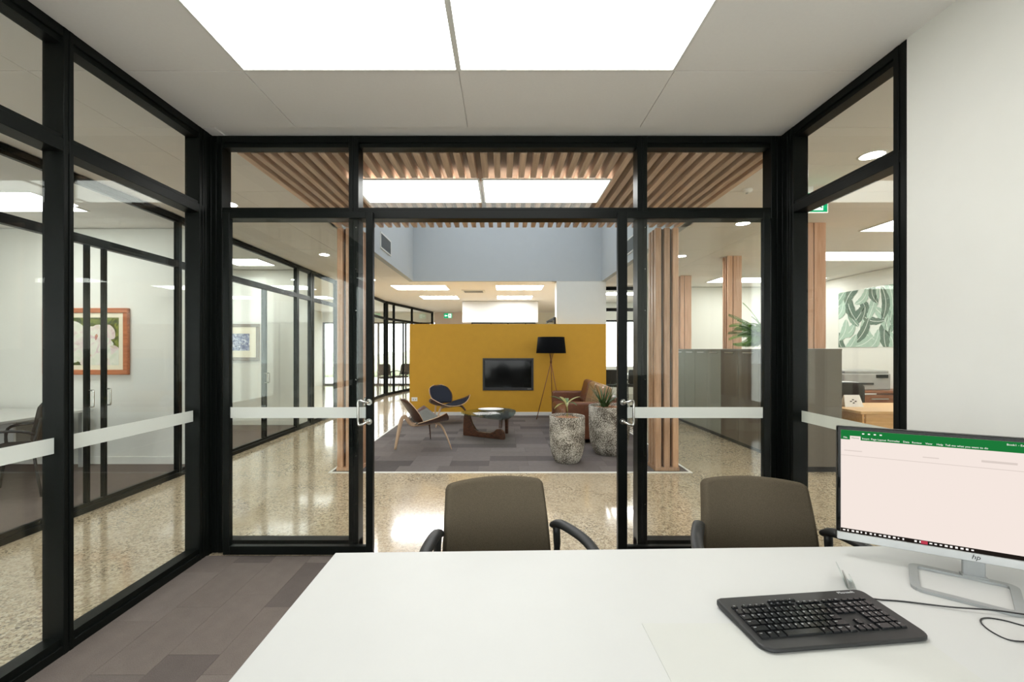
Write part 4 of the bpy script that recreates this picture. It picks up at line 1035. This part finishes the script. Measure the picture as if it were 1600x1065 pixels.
for k, (cx, cz, L) in enumerate(fl):
    for q in range(6):
        a = q*2*PI/6+rnd.uniform(-0.25, 0.25)+k*0.4
        mb = MB(); blob(mb, cx, cz, a, L*rnd.uniform(0.75, 1.05), L*rnd.uniform(0.32, 0.44), yy, k*7+q); yy -= 0.0002; obj('petal', mb, 'petal_white' if q % 3 else 'petal_pink', c_)
    mb = MB(); blob(mb, cx-0.03, cz-0.01, 0.4+k, 0.08, 0.018, yy, k); yy -= 0.0002; obj('flower_heart', mb, 'petal_heart', c_)
framed('painting', 'blue meadow picture in a grey timber frame', -5.62, -4.74, 1.26, 1.97, 8.22, 0.06, 0.13, 'frame_grey', 'canvas_blue')

t = thing('office_table', 'white topped table in the near left office', 'table', (-6.0, 4.65, 0.008))
obj('table_top', MB().box(-6.9, -5.2, 3.95, 5.36, 0.695, 0.725, 0.004), 'white_laminate', t)
obj('modesty_panel', MB().box(-6.8, -5.36, 4.62, 4.64, 0.25, 0.694), 'white_laminate', t)
for x in (-6.85, -5.3):
    for y in (4.02, 5.26): obj('leg', MB().box(x, x+0.05, y, y+0.05, 0.008, 0.694), 'silver_plastic', t)

def side_chair(label, loc, rotz, fab='dark_fabric', group=None):
    """four legged visitor chair with arms; faces local -Y"""
    root = thing('visitor_chair', label, 'chair', loc, rotz, group=group)
    obj('seat', MB().box(-0.235, 0.235, -0.25, 0.22, 0.425, 0.485, 0.028, 3), fab, root, local=True)
    obj('backrest', rounded_panel(0.45, 0.40, 0.035, Matrix.Translation((0, 0.27, 0.72)) @ Matrix.Rotation(math.radians(-10), 4, 'X'), bow=-0.045), fab, root, local=True)
    for s in (-1, 1):
        mb = MB(); mb.tube([(s*0.25, 0.30, 0.0), (s*0.24, 0.235, 0.44), (s*0.235, 0.25, 0.60), (s*0.215, 0.275, 0.78)], 0.0125, 8); obj('rear_leg', mb, 'black_plastic', root, local=True)
        mb = MB(); mb.tube([(s*0.25, -0.30, 0.0), (s*0.245, -0.24, 0.42)], 0.0125, 8, smooth=0); obj('front_leg', mb, 'black_plastic', root, local=True)
        mb = MB(); mb.tube([(s*0.245, 0.25, 0.62), (s*0.27, 0.15, 0.66), (s*0.275, -0.05, 0.665), (s*0.27, -0.22, 0.64), (s*0.25, -0.25, 0.56), (s*0.245, -0.24, 0.43)], 0.014, 8); obj('arm', mb, 'black_plastic', root, local=True)
    return root
sc0 = side_chair('dark visitor chair with arms facing the white table in the near left office', (-4.97, 4.34, 0.008), -PI/2+0.35)
for k, (x, y, rz, lb) in enumerate(((-4.3, 15.4, 0.5, 'left dark chair in front of the far left window'), (-3.9, 15.9, -0.6, 'right dark chair in front of the far left window'),
                                    (3.0, 12.0, PI*0.9, 'near dark chair in the meeting room right of the yellow wall'), (3.7, 12.0, PI, 'far dark chair in the meeting room right of the yellow wall'))):
    dup(sc0, (x, y, 0), rz, lb)
t = thing('meeting_table', 'pale meeting table under the window right of the yellow wall', 'table', (3.4, 12.8, 0))
obj('table_top', MB().box(2.6, 4.4, 12.3, 13.2, 0.70, 0.74, 0.004), 'white_laminate', t)
for x in (2.7, 4.25):
    for y in (12.36, 13.08): obj('leg', MB().box(x, x+0.05, y, y+0.05, 0, 0.70), 'black_plastic', t)

# reception bulkhead beyond the yellow wall
t = thing('reception_bulkhead', 'white glossy bulkhead board with black bottom rail beyond the yellow wall', 'bulkhead', (-0.1, 13.5, 2.3))
obj('board', MB().box(-1.32, 1.10, 13.5, 13.62, 2.34, ZC-0.001), 'board_white', t)
obj('rail', MB().box(-1.03, 1.02, 13.46, 13.52, 2.30, 2.34), 'black_frame', t)
for x in (-1.03, -0.42, 0.12, 0.68): obj('drop_post', MB().box(x, x+0.035, 13.47, 13.51, 0, 2.30), 'black_frame', t)
t = thing('wall_louvre', 'small black ribbed fitting on the pier above the yellow wall', 'fitting', (1.1, 9.9, 2.08))
obj('bracket', MB().box(1.16, 1.199, 9.70, 9.80, 2.06, 2.22), 'black_plastic', t)
for k in range(6): obj('rib', MB().box(0.99+k*0.03, 1.006+k*0.03, 9.68, 9.82, 2.08+k*0.012, 2.13+k*0.016), 'black_plastic', t)
obj('rib_bar', MB().box(0.985, 1.16, 9.74, 9.76, 2.10, 2.12), 'black_plastic', t)

# ------------------------------------------------------------------ meeting-room chairs
def meeting_chair(label, loc, rotz, first=None):
    root = thing('meeting_chair', label, 'chair', loc, rotz, group='fabric chairs at the white desk')
    def back(u, v):
        e = max(0, (v-0.93)/0.07); w = 0.262-0.026*v-0.010*e*e-0.02*max(0, (0.15-v)/0.15)**2
        return (u*w, 0.20+0.075*v-0.045*u*u+0.02*math.sin(v*PI)*-1, 0.455+0.385*v+0.005*(1-u*u)*v*v-0.005*e*u**8)
    mb = MB(); mb.shell(lambda u, v: back(u, v), 18, 16, 0.05); o = obj('backrest', mb, 'chair_fabric', root, local=True, bevel=0.014)
    def shellb(u, v):
        p = back(u*0.93, 0.06+0.88*v); return (p[0], p[1]+0.012, p[2])
    mb = MB(); mb.shell(lambda u, v: shellb(-u, v), 14, 10, 0.008); obj('back_shell', mb, 'black_plastic', root, local=True)
    obj('seat', MB().box(-0.25, 0.25, -0.27, 0.20, 0.405, 0.475, 0.03, 3), 'chair_fabric', root, local=True)
    obj('seat_frame', MB().box(-0.22, 0.22, -0.22, 0.20, 0.385, 0.404), 'black_plastic', root, local=True)
    mb = MB(); mb.box(-0.10, 0.10, 0.17, 0.245, 0.37, 0.40).box(-0.05, 0.05, 0.225, 0.25, 0.38, 0.60); obj('back_bracket', mb, 'black_plastic', root, local=True)
    for s in (-1, 1):
        mb = MB()
        mb.tube([(s*0.262, 0.135, 0.645), (s*0.275, 0.09, 0.668), (s*0.305, 0.0, 0.672), (s*0.335, -0.10, 0.662), (s*0.345, -0.19, 0.635), (s*0.335, -0.235, 0.58), (s*0.31, -0.22, 0.50), (s*0.28, -0.16, 0.42), (s*0.20, -0.12, 0.392)],
                [0.019, 0.023, 0.023, 0.021, 0.020, 0.019, 0.018, 0.018, 0.016], 12, flat=(1.15, 0.8), up=(0, 0.02, 1))
        obj('arm', mb, 'black_plastic', root, local=True)
        mb = MB(); mb.tube([(s*0.27, 0.115, 0.65), (s*0.275, 0.12, 0.52), (s*0.25, 0.12, 0.42), (s*0.18, 0.10, 0.394)], 0.017, 10); obj('arm_post', mb, 'black_plastic', root, local=True)
        mb = MB(); mb.tube([(s*0.27, 0.30, 0.0), (s*0.26, 0.22, 0.2), (s*0.235, 0.13, 0.385)], 0.014, 10); obj('rear_leg', mb, 'black_plastic', root, local=True)
        mb = MB(); mb.tube([(s*0.27, -0.29, 0.0), (s*0.26, -0.24, 0.2), (s*0.235, -0.17, 0.385)], 0.014, 10); obj('front_leg', mb, 'black_plastic', root, local=True)
    return root
mc = meeting_chair('brown grey fabric armchair across the desk before the open doorway', (-0.0, 1.79, 0.008), math.radians(11))
dup(mc, (1.145, 1.79, 0.008), math.radians(-9), 'brown grey fabric armchair across the desk beside the monitor')

# ------------------------------------------------------------------ desk and what stands on it
DZ = 0.72
t = thing('desk', 'large white laminate desk in the foreground', 'desk', (0.65, 1.15, 0.008))
a1 = math.radians(0.9)
mb = MB(); mb.poly([(-0.622, 1.562, DZ-0.028), (1.99, 1.63, DZ-0.028), (1.99, 0.62, DZ-0.028), (-0.624, 0.62, DZ-0.028)], (0, 0, 0.028)); obj('desk_top', mb, 'white_laminate', t, bevel=0.003)
for x in (-0.56, 1.90): obj('side_panel', MB().box(x, x+0.03, 0.70, 1.50, 0.008, DZ-0.029), 'white_laminate', t)
obj('modesty_panel', MB().box(-0.53, 1.90, 1.40, 1.42, 0.25, DZ-0.029), 'white_laminate', t)
mb = MB(); mb.box(0.378, 1.088, 0.64, 1.157, DZ, DZ+0.0016, 0.0006); tag(obj('desk_pad', mb, 'desk_pad'), 'pale flat desk pad under the keyboard', 'desk pad')

# monitor
ma = math.atan2(-0.225, 0.412)
t = thing('monitor', 'wide silver and black monitor showing an empty green topped spreadsheet', 'monitor', (1.535, 1.372, DZ), ma)
w2, zb, zt = 0.36, 0.062, 0.472     # local: x along the panel, -y to the viewer
obj('back_shell', MB().box(-w2, w2, 0.004, 0.024, zb, zt, 0.005, 2), 'black_plastic', t, local=True)
obj('bezel', MB().box(-w2, w2, -0.004, 0.0039, zb+0.028, zt, 0.002), 'black_gloss', t, local=True)
obj('chin', MB().box(-w2, w2, -0.006, 0.0039, zb, zb+0.0278, 0.002), 'silver_plastic', t, local=True)
sx0, sx1, sz0, sz1 = -w2+0.010, w2-0.010, zb+0.030, zt-0.012
scn = obj('screen', MB().box(sx0, sx1, -0.0048, -0.0041, sz0, sz1), 'screen_page', t, local=True)
obj('title_bar', MB().box(sx0, sx1, -0.0053, -0.0049, sz1-0.034, sz1), 'screen_green', scn, local=True)
obj('task_bar', MB().box(sx0, sx1, -0.0053, -0.0049, sz0, sz0+0.013), 'screen_dark', scn, local=True)
obj('selected_tab', MB().box(sx0+0.026, sx0+0.056, -0.0057, -0.0054, sz1-0.034, sz1-0.020), 'screen_page', scn, local=True)
RX = Matrix.Rotation(PI/2, 4, 'X')
mb = MB()
x = sx0+0.014
for wd, cx in (('File', 0.013), ('Insert', 0.070), ('Page Layout', 0.105), ('Formulas', 0.145), ('Data', 0.178), ('Review', 0.205), ('View', 0.235), ('Help', 0.262), ('Tell me what you want to do', 0.325)):
    mb.mesh(text_mesh(wd, 0.0085, ext=0.0001), Matrix.Translation((sx0+cx, -0.0056, sz1-0.027)) @ RX)
mb.mesh(text_mesh('Book1 - Excel', 0.0085, ext=0.0001), Matrix.Translation((0.02+sx0+0.42, -0.0056, sz1-0.010)) @ RX)
for k in range(4): mb.box(sx0+0.060+k*0.016, sx0+0.066+k*0.016, -0.0058, -0.0054, sz1-0.012, sz1-0.008)
obj('tab_text', mb, 'screen_white', scn, local=True)['kind'] = 'stuff'
mb = MB(); mb.mesh(text_mesh('Home', 0.0085, ext=0.0001), Matrix.Translation((sx0+0.041, -0.0060, sz1-0.027)) @ RX); obj('selected_tab_text', mb, 'screen_green', scn, local=True)
mb = MB(); mb.box(sx0, sx1, -0.0052, -0.0049, sz1-0.092, sz1-0.090).box(sx0+0.36, sx0+0.44, -0.0052, -0.0049, sz1-0.073, sz1-0.066).box(sx0+0.01, sx0+0.06, -0.0052, -0.0049, sz1-0.075, sz1-0.072).box(sx0+0.22, sx0+0.26, -0.0052, -0.0049, sz1-0.075, sz1-0.072)
obj('ribbon_lines', mb, 'screen_line', scn, local=True)
mb = MB(); rnd = random.Random(3)
for k in range(26):
    xx = sx0+0.006+k*0.0125+(0.018 if k > 13 else 0)
    hh = rnd.choice([0.004, 0.0055, 0.006]); ww = rnd.choice([0.004, 0.006, 0.007])
    mb.box(xx, xx+ww, -0.0058, -0.0054, sz0+0.0065-hh/2, sz0+0.0065+hh/2)
obj('task_icon', mb, 'screen_white', scn, local=True)['kind'] = 'stuff'
obj('red_task_icon', MB().box(sx0+0.215, sx0+0.232, -0.0060, -0.00585, sz0+0.001, sz0+0.012), 'screen_red', scn, local=True)
mb = MB(); mb.mesh(text_mesh('hp', 0.021, shear=0.25, ext=0.0002), Matrix.Translation((-0.003, -0.0066, zb+0.0155)) @ RX); obj('maker_mark', mb, 'black_plastic', t, local=True)
# stand: loop base of flat bars in front of a back bar, short neck
ba = math.radians(-37)-ma
R2 = Matrix.Rotation(ba, 4, 'Z')
neck = MB(); neck.box(-0.030, 0.024, 0.005, 0.016, 0.002, zb+0.03, 0.002); obj('neck', neck, 'base_metal', t, local=True)
P = {'BL': Vector((1.417, 1.464, 0)), 'FL': Vector((1.287, 1.32, 0)), 'FR': Vector((1.453, 1.184, 0)), 'BR': Vector((1.605, 1.327, 0))}
inv = Matrix.Rotation(-ma, 4, 'Z') @ Matrix.Translation((-1.535, -1.372, 0))
c = inv @ ((P['BL']+P['BR'])/2)
Q = {k: inv @ v for k, v in P.items()}
loop = [Q['BL'], Q['BL']*0.55+Q['FL']*0.45, Q['FL']*0.93+Q['BL']*0.07, Q['FL']*0.93+Q['FR']*0.07, Q['FL']*0.5+Q['FR']*0.5, Q['FR']*0.93+Q['FL']*0.07, Q['FR']*0.93+Q['BR']*0.07, Q['BR']*0.55+Q['FR']*0.45, Q['BR']]
def flatbar(mb, pts, w, z0, z1):
    n = len(pts); L, R = [], []
    for i, p in enumerate(pts):
        d = (pts[(i+1) % n]-pts[i-1]); d.z = 0; d.normalize(); s = Vector((-d.y, d.x, 0))*w/2
        L.append(p+s); R.append(p-s)
    for i in range(n):
        j = (i+1) % n
        vs = [mb.bm.verts.new(Vector((q.x, q.y, z))) for q in (L[i], L[j], R[j], R[i]) for z in (z0, z1)]
        for f in ((0, 2, 4, 6), (1, 7, 5, 3), (0, 1, 3, 2), (4, 5, 7, 6)): mb.bm.faces.new([vs[k] for k in f])
def loop_pts(c4, r, k=5):
    out = []
    for i in range(4):
        p, a_, b_ = c4[i], c4[i-1], c4[(i+1) % 4]
        s = p+(a_-p).normalized()*r; e = p+(b_-p).normalized()*r
        for j in range(k+1):
            q = j/k; out.append(s*(1-q)**2+p*2*q*(1-q)+e*q*q)
    return out
mb = MB(); flatbar(mb, loop_pts([Q['BL'], Q['FL'], Q['FR'], Q['BR']], 0.025), 0.022, 0.0005, 0.009); obj('base_loop', mb, 'base_metal', t, local=True)
mb = MB(); mb.tube([(Q['BL'].x*0.5+Q['BR'].x*0.5-0.045, Q['BL'].y*0.5+Q['BR'].y*0.5-0.002, 0.012), (Q['BL'].x*0.5+Q['BR'].x*0.5+0.045, Q['BL'].y*0.5+Q['BR'].y*0.5-0.02, 0.012)], 0.009, 8, smooth=0); 
obj('neck_foot', MB().box(-0.034, 0.028, -0.006, 0.02, 0.0095, 0.014), 'base_metal', t, local=True)
mb.bm.free()

# keyboard
KA = math.radians(6.0); KW, KD = 0.468, 0.205
kb = thing('keyboard', 'black wired keyboard with palm rest lying on the desk pad', 'keyboard', (0.862, 1.160, DZ+0.0016), KA)
def kz(y): return 0.012+0.010*(y+KD/2)/KD       # top surface height at local y
mb = MB(); rr = 0.022
out = []
for cx, cy, a0 in ((KW/2-rr, KD/2-rr, 0), (-KW/2+rr*0.6, KD/2-rr*0.6, PI/2), (-KW/2+rr*1.5, -KD/2+rr*1.5, PI), (KW/2-rr*1.5, -KD/2+rr*1.5, 1.5*PI)):
    r = {0: rr, PI/2: rr*0.6, PI: rr*1.5, 1.5*PI: rr*1.5}[a0]
    for k in range(7):
        a = a0+k/6*PI/2; out.append((cx+r*math.cos(a), cy+r*math.sin(a)))
rings = []
for ins, fz in ((0.004, 0.0), (0.0, 0.35), (0.0, 0.8), (0.004, 1.0)):
    rings.append([mb.bm.verts.new((x*(1-2*ins/KW), y*(1-2*ins/KD), kz(y)*fz if fz > 0 else 0.0005)) for x, y in out])
for i in range(3):
    for k in range(len(out)): f = mb.bm.faces.new((rings[i][k], rings[i][(k+1) % len(out)], rings[i+1][(k+1) % len(out)], rings[i+1][k])); f.smooth = True
mb.bm.faces.new(rings[0][::-1]); mb.bm.faces.new(rings[-1])
obj('case', mb, 'black_plastic', kb, local=True)
kp = {}
slope = math.atan2(0.010, KD)
def key(x, y, w, d, h=0.006):
    k = (round(w, 4), round(d, 4))
    if k not in kp:
        m_ = MB(); ta = 0.0018
        v = [m_.bm.verts.new(p) for p in ((0, 0, 0), (w, 0, 0), (w, d, 0), (0, d, 0), (ta, ta, h), (w-ta, ta, h), (w-ta, d-ta, h), (ta, d-ta, h))]
        for q in ((3, 2, 1, 0), (4, 5, 6, 7), (0, 1, 5, 4), (1, 2, 6, 5), (2, 3, 7, 6), (3, 0, 4, 7)): m_.bm.faces.new([v[i] for i in q])
        o = obj('key', m_, 'key_black', kb, local=True); kp[k] = o
    else: o = inst(kp[k], kb)
    o.location = (x, y, kz(y)-0.0005); o.rotation_euler = (slope, 0, 0)
    return o
pm('key_black', S(20, 22, 24), 0.2, var=0.05, scale=80)
pm('legend_white', S(206, 208, 208), 0.5, var=0.02, scale=80)
U = 0.0190; G = 0.0018; X0 = -KW/2+0.018; leg = MB()
def row(y, d, items, x=None):
    xx = X0 if x is None else x
    for it in items:
        wd, tx = it if isinstance(it, tuple) else (1, it)
        if tx is None: xx += wd*U; continue
        key(xx+G/2, y, wd*U-G, d-G)
        if tx:
            leg.mesh(text_mesh(tx, 0.0062 if len(tx) == 1 else 0.0042, ext=0.0001), Matrix.Translation((xx+(0.006 if len(tx) == 1 else min(wd*U/2, 0.0085)), y+d*0.58, kz(y)+0.0062+0.0004)))
        xx += wd*U
yk = -KD/2+0.036; D = 0.0222
row(yk, D, [(1.25, 'Ctrl'), (1.25, 'Win'), (1.25, 'Alt'), (5.5, ''), (1.25, 'Alt'), (1.25, 'Win'), (1.25, 'Menu'), (1.25, 'Ctrl'), (0.3, None)]+[(1, '<'), (1, 'v'), (1, '>'), (0.3, None), (2, '0'), (1, '.'), (1, 'Ent')])
row(yk+D, D, [(2.25, 'Shift')]+list('ZXCVBNM,./')+[(2.0, 'Shift'), (0.3, None), (1, None), (1, '^'), (1, None), (0.3, None), '1', '2', '3', (1, '')])
row(yk+2*D, D, [(1.75, 'Caps')]+list('ASDFGHJKL;')+["'", (1.5, 'Enter'), (0.3, None), (3, None), (0.3, None), '4', '5', '6', (1, '+')])
row(yk+3*D, D, [(1.5, 'Tab')]+list('QWERTYUIOP[]')+[(0.75, '|'), (0.3, None), (1, 'Del'), (1, 'End'), (1, 'PgD'), (0.3, None), '7', '8', '9', (1, '-')])
row(yk+4*D, D, list('`1234567890-=')+[(1.25, 'Bksp'), (0.3, None), (1, 'Ins'), (1, 'Hm'), (1, 'PgU'), (0.3, None), (1, 'Num'), '/', '*', (1, '')])
yf_ = yk+5*D+0.003
row(yf_, 0.0115, [(1, 'Esc'), (0.6, None)]+[(1, 'F%d' % i) for i in range(1, 5)]+[(0.4, None)]+[(1, 'F%d' % i) for i in range(5, 9)]+[(0.4, None)]+[(0.95, 'F%d' % i) for i in range(9, 13)]+[(0.05, None), (0.3, None), (1, 'PrS'), (1, 'Scr'), (1, 'Brk'), (0.3, None), (1, ''), (1, ''), (1, ''), (1, '')])
row(yf_+0.0135, 0.010, [(1.15, '<<'), (1.15, '>'), (1.15, '-'), (1.15, '+')], X0+6.2*U)
o = obj('key_legend', leg, 'legend_white', kb, local=True); o['kind'] = 'stuff'
mb = MB(); mb.mesh(text_mesh('Microsoft', 0.0135, ext=0.0002), Matrix.Translation((KW/2-0.062, KD/2-0.0145, kz(KD/2-0.015)+0.0003)) @ Matrix.Rotation(slope, 4, 'X')); obj('maker_name', mb, 'legend_white', kb, local=True)
# keyboard cable (leaves the back right corner)
inv = Matrix.Rotation(-KA, 4, 'Z') @ Matrix.Translation((-0.862, -1.160, -(DZ+0.0016)))
def deskpt(px, py, dz=0.002):
    """world point on the desk top seen at a photograph pixel (used once, to read positions off the photograph)"""
    hgt = CZ-DZ-dz; dy = py-VY
    return Vector(((px-VX)/dy*hgt, FPX*hgt/dy, DZ+dz))
cp = [Vector((1.105, 1.262, DZ+0.006)), Vector((1.135, 1.262, DZ+0.0026)), Vector((1.19, 1.254, DZ+0.0026)), Vector((1.29, 1.222, DZ+0.0026)), Vector((1.39, 1.196, DZ+0.0022)), Vector((1.50, 1.178, DZ+0.0026)), Vector((1.70, 1.19, DZ+0.0026)), Vector((1.95, 1.3, DZ+0.0026))]
cp[4].z = DZ+0.0125; cp[3].z = DZ+0.006; cp[5].z = DZ+0.008
mb = MB(); mb.tube([inv @ p for p in cp], 0.0022, 8, smooth=5); obj('cable', mb, 'cable', kb, local=True)
# mouse at the right edge of the picture
t = thing('mouse', 'black wired mouse at the right end of the desk', 'mouse', (1.345, 1.025, DZ), math.radians(75))
def mshell(u, v):
    a = (u+1)/2*PI; r = 0.031*math.sin(min(max(v, 0.04), 0.96)*PI)**0.45
    return ((0.5-v)*0.105, r*math.cos(a), 0.001+0.036*math.sin(a)*math.sin(min(max(v, 0.05), 0.95)*PI)**0.6)
mb = MB(); mb.shell(mshell, 14, 12, 0.001); obj('body', mb, 'black_plastic', t, local=True)
mb = MB(); mb.tube([(0.028, -0.004, 0.033), (0.028, 0.004, 0.033)], 0.009, 12, smooth=0); obj('scroll_wheel', mb, 'grey_box', t, local=True)
inv = Matrix.Rotation(-math.radians(75), 4, 'Z') @ Matrix.Translation((-1.345, -1.025, -DZ))
cp = [Vector((1.36, 1.076, DZ+0.006)), deskpt(1580, 1000), deskpt(1552, 988), deskpt(1535, 975), deskpt(1533, 967), deskpt(1545, 965), deskpt(1570, 969), deskpt(1600, 977), deskpt(1650, 988)]
mb = MB(); mb.tube([inv @ p for p in cp], 0.0018, 8, smooth=5); obj('cable', mb, 'cable', t, local=True)
# clear card holder
p0 = deskpt(1327, 912)
t = thing('card_holder', 'small clear plastic card holder behind the keyboard', 'holder', (p0.x, p0.y, DZ), math.radians(62))
mb = MB(); mb.box(-0.035, 0.035, -0.012, 0.012, 0, 0.003).poly([(-0.035, 0.010, 0.003), (-0.035, 0.013, 0.003), (-0.035, 0.030, 0.052), (-0.035, 0.027, 0.052)], (0.07, 0, 0)).poly([(-0.035, -0.012, 0.003), (-0.035, -0.009, 0.003), (-0.035, -0.004, 0.02), (-0.035, -0.007, 0.02)], (0.07, 0, 0)); obj('clear_shell', mb, 'acrylic', t, local=True)
mb = MB(); mb.poly([(-0.030, 0.003, 0.0032), (-0.030, 0.007, 0.0032), (-0.030, 0.014, 0.03), (-0.030, 0.010, 0.03)], (0.06, 0, 0)); obj('card_stack', mb, 'grey_box', t, local=True)
